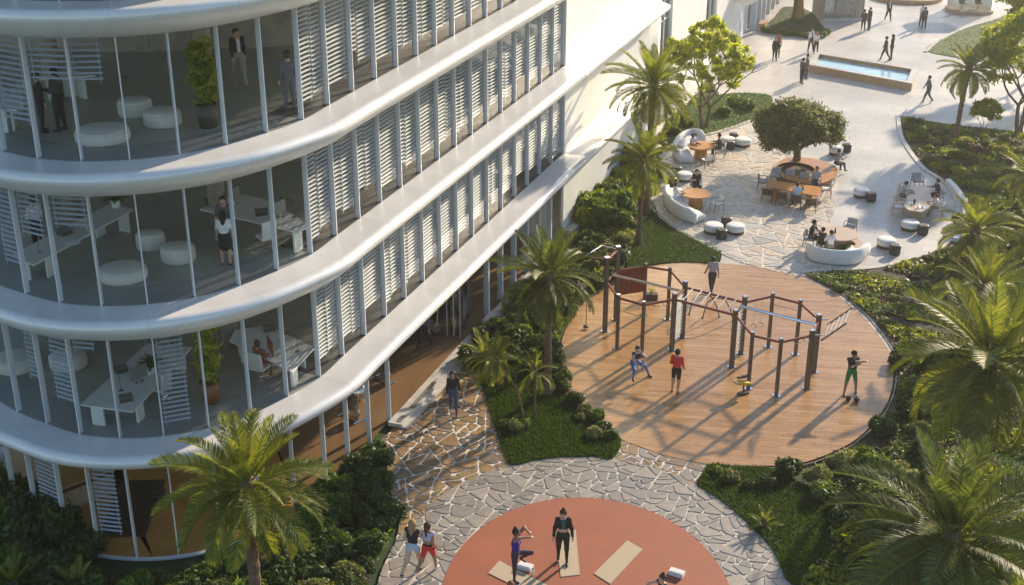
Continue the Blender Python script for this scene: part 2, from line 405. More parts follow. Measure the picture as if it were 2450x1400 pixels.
# pale flagstone terrace of the lounge
PATIO = smooth_closed(GP([(1838, 262), (1800, 290), (1740, 312), (1690, 326), (1640, 337), (1605, 355), (1575, 385), (1558, 430), (1557, 480), (1572, 508), (1600, 535), (1640, 560), (1680, 580), (1722, 606), (1790, 634), (1905, 662), (1985, 648), (2010, 600), (1985, 540), (2000, 490), (1960, 440), (1900, 400), (1880, 330)]), 3)
patio = sheet('lounge_terrace', PATIO, .006, 'mortar', .05)
stones(PATIO, .72, .07, ['stone_pale_a', 'stone_pale_b', 'stone_pale_a', 'stone_pale_c'], patio, -.01, .022, (1, .85), maxobj=300)

# timber deck, every board its own
deck = sheet('timber_deck', DECK, -.01, 'wood_dark', .05)
ang = math.radians(-7); ca, sa = math.cos(ang), math.sin(ang)
dx0, dy0 = 7.4, 48.6; PLK = []
BW, BL = .19, 1.9
for r in range(-62, 63):
    off = random.uniform(0, BL)
    for q in range(-7, 8):
        l0, l1 = q*BL+off+.003, (q+1)*BL+off-.003; w0, w1 = r*BW+.003, (r+1)*BW-.003
        cell = [(dx0+l*ca-w_*sa, dy0+l*sa+w_*ca) for l, w_ in ((l0, w0), (l1, w0), (l1, w1), (l0, w1))]
        p = clip_convex(ccw(DECK), ccw(cell))
        if len(p) >= 3 and abs(area(p)) > .01: PLK.append(p)
PLK.sort(key=lambda p: sum(v[1] for v in p)/len(p) - 3*(abs(area(p)) > .3))
rest = B()
for k, p in enumerate(PLK):
    if k < 300:
        cx = sum(v[0] for v in p)/len(p); cy = sum(v[1] for v in p)/len(p)
        lp = [((v[0]-cx)*ca+(v[1]-cy)*sa, -(v[0]-cx)*sa+(v[1]-cy)*ca) for v in p]
        B().prism(lp, -.01, .012+random.uniform(-.0015, .0015)).build('board', random.choice(['plank_a', 'plank_b', 'plank_b']), deck, loc=(cx, cy, 0), rot=(0, 0, ang))
    else: rest.prism(p, -.01, .012+random.uniform(-.0015, .0015), random.choice((0, 1, 1)))
mat('plank_a_far', (.38, .20, .075), .30, .14, 3, .1, 40, island=.14, stretch=(.25, 4, 1))
mat('plank_b_far', (.43, .238, .094), .28, .14, 3, .1, 40, island=.13, stretch=(.25, 4, 1))
tag(rest.build('board', ['plank_a_far', 'plank_b_far'], deck), kind='stuff')

# lawns and beds
LAWN = {
 'lawn_gate': [(1845, 232), (1842, 262), (1800, 290), (1740, 312), (1690, 326), (1640, 337), (1600, 352), (1590, 300), (1640, 258), (1720, 228), (1800, 224)],
 'lawn_terrace': [(1557, 478), (1572, 508), (1600, 535), (1640, 560), (1680, 580), (1718, 597), (1726, 612), (1715, 631), (1650, 628), (1590, 631), (1540, 640), (1500, 655), (1510, 600), (1535, 520)],
 'lawn_path': [(1135, 880), (1155, 930), (1175, 990), (1190, 1040), (1205, 1080), (1224, 1114), (1280, 1103), (1350, 1095), (1420, 1095), (1466, 1098), (1486, 1052), (1440, 1015), (1408, 990), (1352, 946), (1330, 890), (1220, 870)],
 'lawn_kiosk': [(1826, 74), (1855, 40), (1876, 18), (1925, 22), (1952, 42), (1970, 66), (1980, 82), (1955, 92), (1890, 84)],
 'lawn_plaza': [(2216, 122), (2245, 98), (2310, 66), (2390, 42), (2470, 5), (2520, 10), (2520, 175), (2420, 160), (2300, 140)],
 'lawn_ring': [(1700, 1112), (1682, 1135), (1668, 1162), (1722, 1197), (1792, 1257), (1852, 1322), (1905, 1410), (2080, 1420), (2030, 1300), (1960, 1190), (1850, 1125), (1770, 1118)],
 'lawn_side': [(2300, 1140), (2450, 1000), (2560, 980), (2600, 1250), (2450, 1330), (2330, 1300)],
 'lawn_bench': [(2330, 450), (2400, 425), (2500, 440), (2520, 560), (2400, 570), (2340, 500)],
}
LW = {k: smooth_closed(GP(v), 3) for k, v in LAWN.items()}
for k, p in LW.items(): sheet('lawn', p, .045, 'grass_painted_sun' if k in ('lawn_gate', 'lawn_plaza', 'lawn_side', 'lawn_bench') else 'grass_base', .1)
def scatter_in(poly, n, rng=np.random):
    P = np.array(poly); lo = P.min(0); hi = P.max(0); out = []
    X = []; tries = 0
    xs, ys = P[:, 0], P[:, 1]; x2, y2 = np.roll(xs, -1), np.roll(ys, -1)
    while sum(len(q) for q in X) < n and tries < 40:
        q = lo+(hi-lo)*rng.rand(max(256, n), 2); tries += 1
        cond = ((ys[None] > q[:, 1:2]) != (y2[None] > q[:, 1:2])) & (q[:, 0:1] < (x2-xs)[None]*(q[:, 1:2]-ys[None])/((y2-ys)[None]+1e-12)+xs[None])
        X.append(q[cond.sum(1) % 2 == 1])
    return np.concatenate(X)[:n]
def blades(poly, dens, hgt, wid, z0, mt, lean=.5):
    n = int(abs(area(poly))*dens)
    q = scatter_in(poly, n); n = len(q)
    a = np.random.rand(n)*2*PI; h = hgt*(.5+np.random.rand(n)); l = np.random.rand(n)*lean*h
    b = np.random.rand(n)*2*PI
    V = np.zeros((n, 3, 3)); dx, dy = np.cos(a)*wid, np.sin(a)*wid
    V[:, 0] = np.c_[q[:, 0]-dx, q[:, 1]-dy, np.full(n, z0)]; V[:, 1] = np.c_[q[:, 0]+dx, q[:, 1]+dy, np.full(n, z0)]
    V[:, 2] = np.c_[q[:, 0]+np.cos(b)*l, q[:, 1]+np.sin(b)*l, z0+h]
    return V
gv = np.concatenate([blades(LW[k], d, .085, .02, .04, 'x') for k, d in (('lawn_path', 900), ('lawn_terrace', 420), ('lawn_ring', 700), ('lawn_gate', 160), ('lawn_side', 300), ('lawn_bench', 200), ('lawn_kiosk', 60), ('lawn_plaza', 30))])
tag(ob('grass', quads('grass', gv, 3, 'grass_blade')), 'short mown green grass on the lawns', 'grass', kind='stuff')
# low edging along the lounge terrace
def strip(name, pts, w, z0, z1, mt, closed=False):
    """kerb: a strip of width w along an open line"""
    P = smooth_open(pts, 4); n = len(P); b = B(); L_ = []; R_ = []
    for i in range(n):
        a, c_ = P[max(i-1, 0)], P[min(i+1, n-1)]; d = math.hypot(c_[0]-a[0], c_[1]-a[1]); nx, ny = -(c_[1]-a[1])/d, (c_[0]-a[0])/d
        L_.append((P[i][0]+nx*w/2, P[i][1]+ny*w/2)); R_.append((P[i][0]-nx*w/2, P[i][1]-ny*w/2))
    vs = []
    for i in range(n): vs += [(*L_[i], z0), (*L_[i], z1), (*R_[i], z1), (*R_[i], z0)]
    fs = []
    for i in range(n-1):
        for k in range(3): fs.append([4*i+k, 4*i+k+1, 4*i+k+5, 4*i+k+4])
    fs += [[0, 1, 2, 3], [4*n-4+k for k in (3, 2, 1, 0)]]
    b.add(vs, fs); return struct(name, b.mesh(name, mt))
strip('kerb', GP([(1845, 258), (1800, 288), (1740, 310), (1690, 324), (1640, 335), (1603, 353), (1573, 385), (1556, 430), (1556, 482), (1571, 509), (1600, 536), (1640, 561), (1680, 581), (1722, 603)]), .28, -.03, .062, 'stone_pale_a')
strip('kerb', GP([(2149, 275), (2154, 320), (2170, 352), (2205, 399), (2240, 423), (2264, 441), (2284, 470), (2294, 505), (2288, 550), (2255, 590), (2195, 615), (2100, 640), (1990, 647), (1915, 652)]), .26, -.03, .055, 'stone_pale_a')
strip('kerb', GP([(2214, 125), (2243, 100), (2308, 68), (2388, 44), (2470, 8)]), .3, -.03, .07, 'concrete_kerb')
strip('kerb', GP([(1690, 1112), (1760, 1119), (1850, 1120), (1935, 1110), (2005, 1083), (2056, 1054), (2107, 1003), (2137, 946), (2145, 880), (2132, 833), (2086, 771), (2055, 741), (2005, 701), (1914, 655)]), .06, -.03, .022, 'wood_dark')
strip('kerb', GP([(1333, 885), (1348, 942), (1408, 993), (1478, 1050)]), .06, -.03, .022, 'wood_dark')
# planting beds laid over the plaza
BED_R = smooth_closed(GP([(2152, 278), (2158, 325), (2174, 353), (2208, 397), (2243, 420), (2268, 438), (2289, 470), (2299, 505), (2294, 552), (2260, 594), (2198, 619), (2100, 644), (1990, 651), (1925, 656), (2005, 698), (2058, 738), (2090, 768), (2136, 831), (2149, 880), (2141, 948), (2111, 1006), (2060, 1058), (2010, 1088), (1960, 1120), (2100, 1300), (2300, 1500), (2900, 1500), (2900, 400), (2500, 325), (2340, 306), (2230, 292)]), 2)
sheet('planting_bed', BED_R, .02, 'bed_green', .05)
BED_L = GP([(1347, 568), (1420, 490), (1480, 424), (1545, 356), (1600, 300), (1700, 190), (1720, 226), (1640, 256), (1588, 300), (1598, 353), (1572, 384), (1555, 430), (1556, 478), (1533, 520), (1508, 600), (1480, 664), (1420, 700), (1360, 768), (1333, 830), (1328, 890), (1220, 868), (1135, 878), (1114, 856)])
sheet('planting_bed', BED_L, .02, 'bed_green', .05)

# =================================================================== OFFICE BUILDING
STO = 4.35
KM = {k: ST(1.667*k, 0) for k in range(0, 16)}
KM.update({16: (-7.10, 37.06), 17: (-8.05, 35.92), 18: (-9.19, 35.06), 19: (-10.45, 34.56), 20: (-11.74, 34.44), 21: (-13.01, 34.67), 22: (-14.21, 35.31), 23: (-15.37, 36.06), 24: (-16.4, 37.0), 25: (-17.2, 38.2), 26: (-17.8, 39.6), 27: (-18.2, 41.2)})
ctrl = [ST(-15.5, 0), ST(-12, 0), ST(-8, 0), ST(-4, 0)]+[KM[k] for k in range(28)]+[(-19.0, 46.0), (-20.2, 54.0)]
SUB = 5
path_xy = smooth_open(ctrl, SUB)
def normals(P):
    N = []
    for i in range(len(P)):
        a, c_ = P[max(i-1, 0)], P[min(i+1, len(P)-1)]; d = math.hypot(c_[0]-a[0], c_[1]-a[1])
        N.append((-(c_[1]-a[1])/d, (c_[0]-a[0])/d))
    return N
pn = normals(path_xy)
pn = [(x, y) for x, y in pn]
# outward is to the right of the facade seen from the corner: check against FN
if pn[10][0]*FN[0]+pn[10][1]*FN[1] < 0: pn = [(-x, -y) for x, y in pn]
IX = {k: (4+k)*SUB for k in range(28)}          # path index of each mullion
def off(i, t): return (path_xy[i][0]+pn[i][0]*t, path_xy[i][1]+pn[i][1]*t)
def sweep(prof, i0, i1, caps=True):
    """prof: list of (t, z)"""
    b = B(); n = len(prof); vs = []; fs = []
    for i in range(i0, i1+1):
        for t, z in prof: x, y = off(i, t); vs.append((x, y, z))
    for i in range(i1-i0):
        for k in range(n-1): fs.append([i*n+k, (i+1)*n+k, (i+1)*n+k+1, i*n+k+1])
    if caps: fs.append(list(range(n))); fs.append([(i1-i0)*n+k for k in range(n)][::-1])
    b.add(vs, fs); return b
bld = thing('office_building', 'curved white office building with stacked rounded floor bands and glass walls', 'building', (-8, 48, 0))
def bpart(b, name, mts, smooth=False, parent=None):
    o = b.build(name, mts, parent or bld, smooth)
    if parent is None: o.matrix_parent_inverse = Matrix.Translation((8, -48, 0))
    return o
last = len(path_xy)-1
def lip(z, thin=False):
    if thin: return [(-1.4, z-.5), (.0, z-.5), (.80, z-.5), (.98, z-.475), (1.12, z-.41), (1.21, z-.32), (1.25, z-.22), (1.235, z-.13), (1.18, z-.055), (1.10, z-.015), (1.0, z), (.97, z-.006), (0, z-.006), (-1.4, z-.006)]
    return [(-1.4, z-.92), (.0, z-.92), (.35, z-.895), (.58, z-.82), (.80, z-.70), (.99, z-.55), (1.12, z-.42), (1.21, z-.32), (1.25, z-.22), (1.235, z-.13), (1.18, z-.055), (1.10, z-.015), (1.0, z), (.97, z-.006), (0, z-.006), (-1.4, z-.006)]
for f in range(1, 6):
    z = STO*f
    bpart(sweep(lip(z, f == 1), IX[0], last), 'floor_slab', 'band_silver', True)
    # interior floor and the ceiling over it
    pl = [off(i, -1.3) for i in range(IX[0], last+1)]+[ST(2, -16)]
    b = B().add([(x, y, z+.012) for x, y in pl], [list(range(len(pl)))]); bpart(b, 'interior_floor', 'office_floor')
    c_ = B().add([(x, y, z-.915) for x, y in pl], [list(range(len(pl)))[::-1]]); bpart(c_, 'ceiling', 'office_ceiling')
    st = [off(i, 0) for i in range(IX[0], last+1)]; s2 = [off(i, -1.32) for i in range(IX[0], last+1)]
    b = B(); n = len(st); b.add([(x, y, z+.006) for x, y in st]+[(x, y, z+.006) for x, y in s2], [[i, i+1, n+i+1, n+i] for i in range(n-1)]); b.m = [1 if i < IX[15]-IX[0] else 0 for i in range(n-1)]; bpart(b, 'interior_sill', ['office_sill', 'sill_painted_shade'])
    pr_ = [(t+.003 if t > .95 else t, zz+(.003 if zz > z-.2 else -.003)) for t, zz in lip(z, f == 1) if t >= 0]
    for k in range(1, 27, 2):
        i = IX[k]; tx, ty = -pn[i][1], pn[i][0]; bj = B(); vs = []
        for sg in (-.005, .005): vs += [(off(i, t)[0]+tx*sg, off(i, t)[1]+ty*sg, zz) for t, zz in pr_]
        m_ = len(pr_); bj.add(vs, [[q, q+1, m_+q+1, m_+q] for q in range(m_-1)]); bpart(bj, 'panel_joint', 'fin_metal')
# back partition of the rooms and core
for f in range(0, 5):
    z = STO*f
    b = B()
    for a, c_ in (((ST(14.5, -.6), ST(19.5, -9.2)),) if f else ()) + ((ST(19.5, -9.2), (-19.2, 46.8)),):
        mx_, my_ = (a[0]+c_[0])/2, (a[1]+c_[1])/2; L_ = math.hypot(c_[0]-a[0], c_[1]-a[1])
        b.box((mx_, my_, z+1.72), (L_, .2, 3.4), math.atan2(c_[1]-a[1], c_[0]-a[0]))
    bpart(b, 'partition_wall', 'office_wall')
    for q in ((-9.6, 40.6), (-14.6, 41.2)):
        bpart(B().lathe([(.28, 0), (.28, 3.42)], (q[0], q[1], z+.013), 20), 'column', 'office_wall', True)
# roof on top and back walls out of sight
pl = [off(i, -1.3) for i in range(IX[0], last+1)]+[ST(2, -16)]
bpart(B().add([(x, y, STO*5+.02) for x, y in pl], [list(range(len(pl)))]), 'roof', 'white_render')
b = B()
for a, c_ in ((ST(0, -.3), ST(2, -16)), (ST(2, -16), path_xy[last])):
    mx_, my_ = (a[0]+c_[0])/2, (a[1]+c_[1])/2; L_ = math.hypot(c_[0]-a[0], c_[1]-a[1])
    b.box((mx_, my_, 10.8), (L_, .3, 21.6), math.atan2(c_[1]-a[1], c_[0]-a[0]))
bpart(b, 'rear_wall', 'white_render')

# fins (mullions): shared mesh
def fin_mesh(h, w_, d): return B().box((0, -d/2, h/2), (w_, d, h)).mesh('mullion', ['fin_metal'])
HW = STO-.93
finU = fin_mesh(HW+.08, .034, .17); finE = B().box((0, .006, (HW+.08)/2), (.034, .012, HW+.08)).mesh('mullion_edge', 'white_metal')
def rot_of(i): return math.atan2(pn[i][1], pn[i][0])-PI/2      # local +y = outward
def place_fin(k, z, mesh, edge=None):
    i = IX[k]; x, y = off(i, 0)
    o = ob('mullion', mesh, bld, (x+8, y-48, z), (0, 0, rot_of(i)))
    if edge: ob('front_edge', edge, o)
    return o
GT = -.09
def pane(k, z0, z1, t=GT, mt='pane', parent=None):
    """glass between mullion k and k+1 following the curve"""
    b = B(); ii = range(IX[k], IX[k+1]+1); n = len(ii); vs = []
    for i in ii:
        x, y = off(i, t); x2, y2 = off(i, t-.014); vs += [(x, y, z0), (x, y, z1), (x2, y2, z1), (x2, y2, z0)]
    fs = []
    for j in range(n-1):
        for q in range(4): fs.append([4*j+q, 4*j+(q+1) % 4, 4*j+4+(q+1) % 4, 4*j+4+q])
    b.add(vs, fs); return bpart(b, 'window_pane', mt)
for f in range(1, 5):
    z = STO*f
    for k in range(0, 28):
        if f == 4 and k not in range(0, 25): continue
        place_fin(k, z, finU, finE)
        if k < 27: pane(k, z+.004, z+HW-.02)
# ground floor glazing
HG = STO-.52
colG = fin_mesh(HG, .13, .22); finG = fin_mesh(HG, .04, .16)
finGE = B().box((0, .006, HG/2), (.04, .012, HG)).mesh('mullion_edge', 'white_metal')
colGE = B().box((0, .006, HG/2), (.13, .012, HG)).mesh('mullion_edge', 'white_metal')
for k in range(0, 7): place_fin(k, 0.0, colG, colGE)
for k in list(range(12, 28)): place_fin(k, 0.0, finG, finGE)
for k in list(range(0, 7))+list(range(12, 27)): pane(k, .02, HG, mt='pane')
# a folded-back leaf of glass at the gym opening
for dt in (.25, .55, .85):
    b = B(); x, y = ST(1.667*7+.3, -dt); b.box((x, y, HG/2), (1.1, .02, HG), math.atan2(FD[1], FD[0])+.12); bpart(b, 'folding_glass', 'pane_shop')
    b = B(); x, y = ST(1.667*7+.85, -dt-.06); b.box((x, y, HG/2), (.04, .05, HG), 0); bpart(b, 'folding_frame', 'fin_metal')
# ground slab: amber timber, indoor glow put into its colour, under the nose, gym flooring along the side
pl = [off(i, -.02) for i in range(IX[16], last+1)]+[(-19.2, 47.0), ST(19.5, -9.2), ST(22, -4)]
bpart(B().prism(ccw(pl), -.02, .03), 'ground_floor', 'amber_floor_painted_glow')
pl = [ST(0.2, -.02), ST(26.4, -.14), ST(22, -4.02), ST(19.5, -9.22), ST(0.2, -9.2)]
bpart(B().prism(ccw(pl), -.02, .028), 'gym_floor', 'gym_floor')
bpart(B().box((*ST(7, -9.3), 2), (15, .2, 3.9), math.atan2(FD[1], FD[0])), 'gym_wall', 'office_wall')
b = B().box((*ST(.1, -4.6), 1.9), (9.2, .2, 3.8), math.atan2(FN[1], FN[0])); bpart(b, 'gym_end_wall', 'office_wall')
b = sweep([(-.02, .0), (-.02, .06), (.12, .06), (.12, 0)], IX[16], IX[27], False); bpart(b, 'base_rail', 'white_metal')
# kerb in front of the gym opening: two stone sills
x, y = ST(15.0, .30)
bpart(B().box((x, y, .075), (10.6, .58, .15), math.atan2(FD[1], FD[0])), 'sill', 'concrete_kerb')
x, y = ST(15.2, .70)
bpart(B().box((x, y, .03), (10.2, .2, .07), math.atan2(FD[1], FD[0])), 'sill_step', 'concrete_kerb')
for s_, L_ in ((17.9, 2.2), (13.0, 1.2), (19.9, .5)):
    x, y = ST(s_, .38); bpart(B().box((x, y, .157), (L_, .2, .012), math.atan2(FD[1], FD[0])), 'drain_grille', 'monitor_back')
x, y = ST(5.0, .25); bpart(B().box((x, y, .06), (9.6, .4, .12), math.atan2(FD[1], FD[0])), 'sill', 'concrete_kerb')

# smooth white wall that carries the bands on
def wall_prof(m):
    """m = 0: ledges meet the wall squarely (at the glazing), 1: wall and band flow into each other"""
    P = [(.05, 0.0, .05, 0.0), (.05, 2.9, .05, 3.7), (.12, 3.3, .06, 3.84), (.35, 3.62, .35, 3.85), (.70, 3.82, .80, 3.85), (1.0, 3.92, 1.0, 3.88), (1.18, 4.03, 1.19, 4.0), (1.25, 4.13, 1.25, 4.13), (1.2, 4.26, 1.2, 4.28), (1.05, 4.33, 1.05, 4.345), (.8, 4.40, .8, 4.35), (.5, 4.56, .5, 4.35), (.26, 4.85, .07, 4.352), (.10, 5.4, .05, 4.40), (.05, 6.2, .05, 6.2), (.05, 6.9, .05, 7.6),
         (.10, 7.35, .06, 7.77), (.30, 7.72, .35, 7.80), (.62, 7.98, .8, 8.0), (.95, 8.18, 1.04, 8.12), (1.15, 8.32, 1.19, 8.34), (1.25, 8.48, 1.25, 8.48), (1.2, 8.61, 1.2, 8.63), (1.05, 8.68, 1.05, 8.695), (.8, 8.75, .8, 8.70), (.5, 8.91, .5, 8.70), (.26, 9.2, .07, 8.702), (.10, 9.75, .05, 8.75), (.05, 10.5, .05, 10.5), (.05, 21.75, .05, 21.75)]
    return [(t1*m+t0*(1-m), z1*m+z0*(1-m)) for t1, z1, t0, z0 in P]
b = B(); vs = []; fs = []; n = 30
for i in range(0, IX[0]+1):
    u = (IX[0]-i)/(IX[0]*.62); u = min(1, u); u = u*u*(3-2*u); pr = wall_prof(u)
    if i == IX[0]: pr = [(t-.004 if t < .06 else t-.006, zz-.004) for t, zz in pr]
    vs += [(*off(i, t), zz) for t, zz in pr]
for i in range(IX[0]):
    for k in range(n-1): fs.append([i*n+k, (i+1)*n+k, (i+1)*n+k+1, i*n+k+1])
b.add(vs, fs)
b.add([(*off(0, t), zz) for t, zz in wall_prof(1)]+[(*off(0, -.6), 21.75), (*off(0, -.6), 0)], [list(range(n+2))[::-1]])
b.add([(*off(IX[0], t), zz) for t, zz in [(.05, 0), (.05, 21.75), (-.3, 21.75), (-.3, 0)]], [[0, 1, 2, 3]])
bpart(b, 'curved_wall', 'white_render', True)
x, y = ST(-7, .28); bpart(B().box((x, y, .16), (14, .5, .32), math.atan2(FD[1], FD[0])), 'wall_plinth', 'concrete_kerb')

# far wing with window strips, and the shop front
wing = thing('far_wing', 'plain white wing with dark upright window strips beside the plaza', 'building', (*ST(-34, -3), 0))
def wpart(b, name, mts, smooth=False):
    o = b.build(name, mts, wing, smooth); x, y = ST(-34, -3); o.matrix_parent_inverse = Matrix.Translation((-x, -y, 0)); return o
fa = math.atan2(FD[1], FD[0])
WIN = [(-22.6, -19.2), (-36.0, -32.6)]
edges = [-15.55, -19.2, -22.6, -32.6, -36.0, -48.5]
for a, c_ in ((-15.55, -19.2), (-22.6, -32.6), (-36.0, -48.5)):
    x, y = ST((a+c_)/2, -1.35); wpart(B().box((x, y, 7), (abs(c_-a), 2, 14), fa), 'wall', 'white_render')
for c_, a in WIN:
    x, y = ST((a+c_)/2, -1.4)
    wpart(B().box((x, y, .45), (3.4, 1.9, .9), fa), 'wall', 'white_render'); wpart(B().box((x, y, 13), (3.4, 1.9, 2), fa), 'wall', 'white_render')
    for j, zz in enumerate((.9, 3.65, 6.4, 9.15)):
        x, y = ST((a+c_)/2, -.62); o = wpart(B().box((x, y, zz+1.37), (3.36, .03, 2.68), fa), 'window_pane', 'pane_shop')
        x, y = ST((a+c_)/2, -.60); wpart(B().box((x, y, zz+.03), (3.38, .09, .06), fa), 'window_frame', 'fin_metal')
    for s_ in (a-.05, (a+c_)/2-.3, c_+.05):
        x, y = ST(s_, -.58); wpart(B().box((x, y, 6.4), (.10, .14, 11), fa), 'window_frame', 'fin_metal')
    x, y = ST((a+c_)/2, -2.3); wpart(B().box((x, y, 6.4), (3.3, .1, 11), fa), 'window_back', 'office_wall')
x, y = ST(-43.2, .35); wpart(B().lathe([(.05, 3.0), (.9, 3.5), (1.5, 4.2), (1.55, 4.45), (1.3, 4.6), (0, 4.62)], (x, y, 0), 16), 'canopy', 'white_render', True)
shop = thing('shop_front', 'glazed shop front with upright grey fins past the white wing', 'building', (*ST(-60, -3), 0))
def spart(b, name, mts):
    o = b.build(name, mts, shop); x, y = ST(-60, -3); o.matrix_parent_inverse = Matrix.Translation((-x, -y, 0)); return o
for j in range(12):
    s_ = -48.7-j*2.2
    x, y = ST(s_, .05); spart(B().box((x, y, 2.2), (.14, .5, 4.4), fa), 'fin', 'fin_metal')
    x, y = ST(s_-1.1, -.1); spart(B().box((x, y, 2.3), (2.04, .03, 3.9), fa), 'window_pane', 'pane_shop')
x, y = ST(-62, -3.0); spart(B().box((x, y, 9), (26.8, 5.6, 9.0), fa), 'upper_wall', 'white_render')
x, y = ST(-62, -3.5); spart(B().box((x, y, 2.2), (26.6, .2, 4.4), fa), 'back_wall', 'office_wall')
x, y = ST(-50, .65); spart(B().box((x, y, .22), (1.6, .5, .44), fa), 'stone_sill', 'stone_tan')

# ------------------------------------------------------------------ louvre blinds (each hangs behind its own bay)
ORD = ['first', 'second', 'third', 'fourth', 'fifth', 'sixth', 'seventh', 'eighth', 'ninth', 'tenth', 'eleventh', 'twelfth', 'thirteenth', 'fourteenth', 'fifteenth', 'sixteenth']
slat_cache = {}
def slat_mesh(L_, mt):
    key = (round(L_, 2), mt)
    if key not in slat_cache:
        slat_cache[key] = B().box((0, 0, 0), (L_, .068, .008), 0, 0, ('X', math.radians(30))).mesh('slat', mt)
    return slat_cache[key]
FLN = {1: 'lowest office storey', 2: 'middle office storey', 3: 'upper office storey', 4: 'topmost storey', 0: 'ground floor'}
def blind(k, f, u0, u1, zlo, zhi, mt, label, t=-.16, pitch=.14, base=0.0):
    i0 = IX[k]; i1 = IX[k+1]
    a = np.array(off(i0, t)); c_ = np.array(off(i1, t)); p0 = a+(c_-a)*u0; p1 = a+(c_-a)*u1
    mid = (p0+p1)/2; L_ = float(np.hypot(*(p1-p0))); rz = math.atan2(p1[1]-p0[1], p1[0]-p0[0])+PI   # local -y inwards
    th = thing('louvre_blind', label, 'blind', (float(mid[0]), float(mid[1]), STO*f+.01 if f else .03), rz, 'slatted blinds behind the glass')
    ms = slat_mesh(L_, mt); z = zhi
    while z > zlo:
        ob('slat', ms, th, (0, 0, z)); z -= pitch
    for sx in (-.42, .42):
        B().box((0, 0, 0), (.012, .02, zhi-z)).build('ladder_cord', mt, th, loc=(sx*L_, 0, (zhi+z)/2))
    return th
for f in (1, 2, 3, 4):
    for k in range(0, 15):
        lo = random.choice((.35, .45, .55, .7, .5)); zh = HW-.06
        nm = '%s bay from the white wall, %s' % (ORD[k], FLN[f])
        if random.random() < .55:
            m_ = random.uniform(.35, .68); lo2 = lo+random.choice((-.15, .15, .4, -.1))
            blind(k, f, .04, m_-.015, lo, zh, 'slat_white', 'white blind, wall-side half, '+nm)
            blind(k, f, m_+.015, .94, max(.3, lo2), zh-random.uniform(.02, .09), 'slat_white', 'white blind, nose-side half, '+nm)
        else:
            blind(k, f, .04, .94, lo, zh, 'slat_white', 'full-width white blind, '+nm)
# the few half-drawn blinds on the rounded nose
for f, k, u0, u1, lo, hi in ((3, 19, .35, 1.0, 2.2, 3.3), (3, 20, .02, .98, 2.2, 3.3), (3, 21, .15, .95, .95, 3.3), (3, 22, .05, .95, 1.6, 3.3),
                             (2, 20, .10, .96, 2.3, 3.3), (2, 21, .3, .98, 1.9, 3.3), (2, 22, .05, .7, .7, 3.3), (2, 23, .05, .95, .7, 3.3),
                             (1, 18, .35, .97, .3, 3.3), (1, 20, .4, .96, 2.7, 3.3), (1, 21, .05, .7, .95, 3.3), (1, 22, .1, .5, 1.4, 3.3),
                             (0, 20, .35, .97, .7, 3.75), (0, 22, .1, .9, .9, 3.75)):
    blind(k, f, u0, u1, lo, hi, 'slat_grey', 'grey half-drawn blind on the rounded nose, %s, %s bay past the white blinds' % (FLN[f], ORD[k-15]), t=-.20, pitch=.155)

# =================================================================== VEGETATION
def frond_mesh(name, L_, droop, nl=62, wid=.50, curl=.25, mt='palm_leaf', seed=0, leafw=.0155):
    """one feather frond along +x: midrib and leaflets, arching down by droop"""
    rs = np.random.RandomState(seed)
    def rib(u):
        a = droop*u**1.6
        # integrate a bending curve
        return a
    N = 24; pts = [Vector((0, 0, 0))]; an = .0; dirs = []
    for i in range(N):
        u = (i+.5)/N; an = -droop*u**1.5
        d = Vector((math.cos(an), 0, math.sin(an))); dirs.append(d); pts.append(pts[-1]+d*(L_/N))
    b = B(); b.tube(pts, [.028*(1-.8*i/N)*(L_/2.2)**.5+.004 for i in range(N+1)], 4, 1)
    vs = []; fs = []
    for s_ in (-1, 1):
        for j in range(nl):
            u = .12+.88*(j+.5)/nl+rs.uniform(-.006, .006); u = min(u, .995)
            x = u*N; i = min(int(x), N-1); p = pts[i]+(pts[i+1]-pts[i])*(x-i); d = dirs[i]
            nrm = Vector((-d.z, 0, d.x)); side = Vector((0, s_, 0))
            ll = wid*math.sin(PI*(.10+.86*u))**.75*rs.uniform(.82, 1.12)*(1 if u < .93 else .75)
            ld_ = (d*(.55+.45*u)+side*(1.0-.25*u)+nrm*(.42+rs.uniform(-.12, .12))).normalized()
            up_ = ld_.cross(d).normalized()
            wv = (d - ld_*d.dot(ld_)).normalized()*leafw*(L_/2.2)**.5*rs.uniform(.8, 1.2)
            e1 = p+ld_*ll*.55; ld2 = (ld_+Vector((0, 0, -1))*curl*rs.uniform(.6, 1.5)).normalized(); e2 = e1+ld2*ll*.45
            o = len(vs); vs += [p-wv*.5, p+wv*.5, e1+wv, e1-wv, e2]
            fs += [[o, o+1, o+2, o+3], [o+3, o+2, o+4]]
    b.add(vs, fs, 0)
    return b.mesh(name, [mt, 'bark_palm' if mt == 'palm_leaf_old' else 'leaf_lime'])
FR = {}
for nm, mt in (('sun', 'palm_leaf'), ('deep', 'palm_deep')):
    FR[nm] = [frond_mesh('frond', 2.2, .35, seed=1, mt=mt), frond_mesh('frond', 2.2, .8, seed=2, mt=mt), frond_mesh('frond', 2.2, 1.25, seed=3, curl=.4, mt=mt), frond_mesh('frond', 2.1, 1.7, seed=4, curl=.6, mt=mt)]
FR_OLD = [frond_mesh('frond', 1.9, 1.5, nl=22, seed=8, curl=.8, mt='palm_leaf_old')]
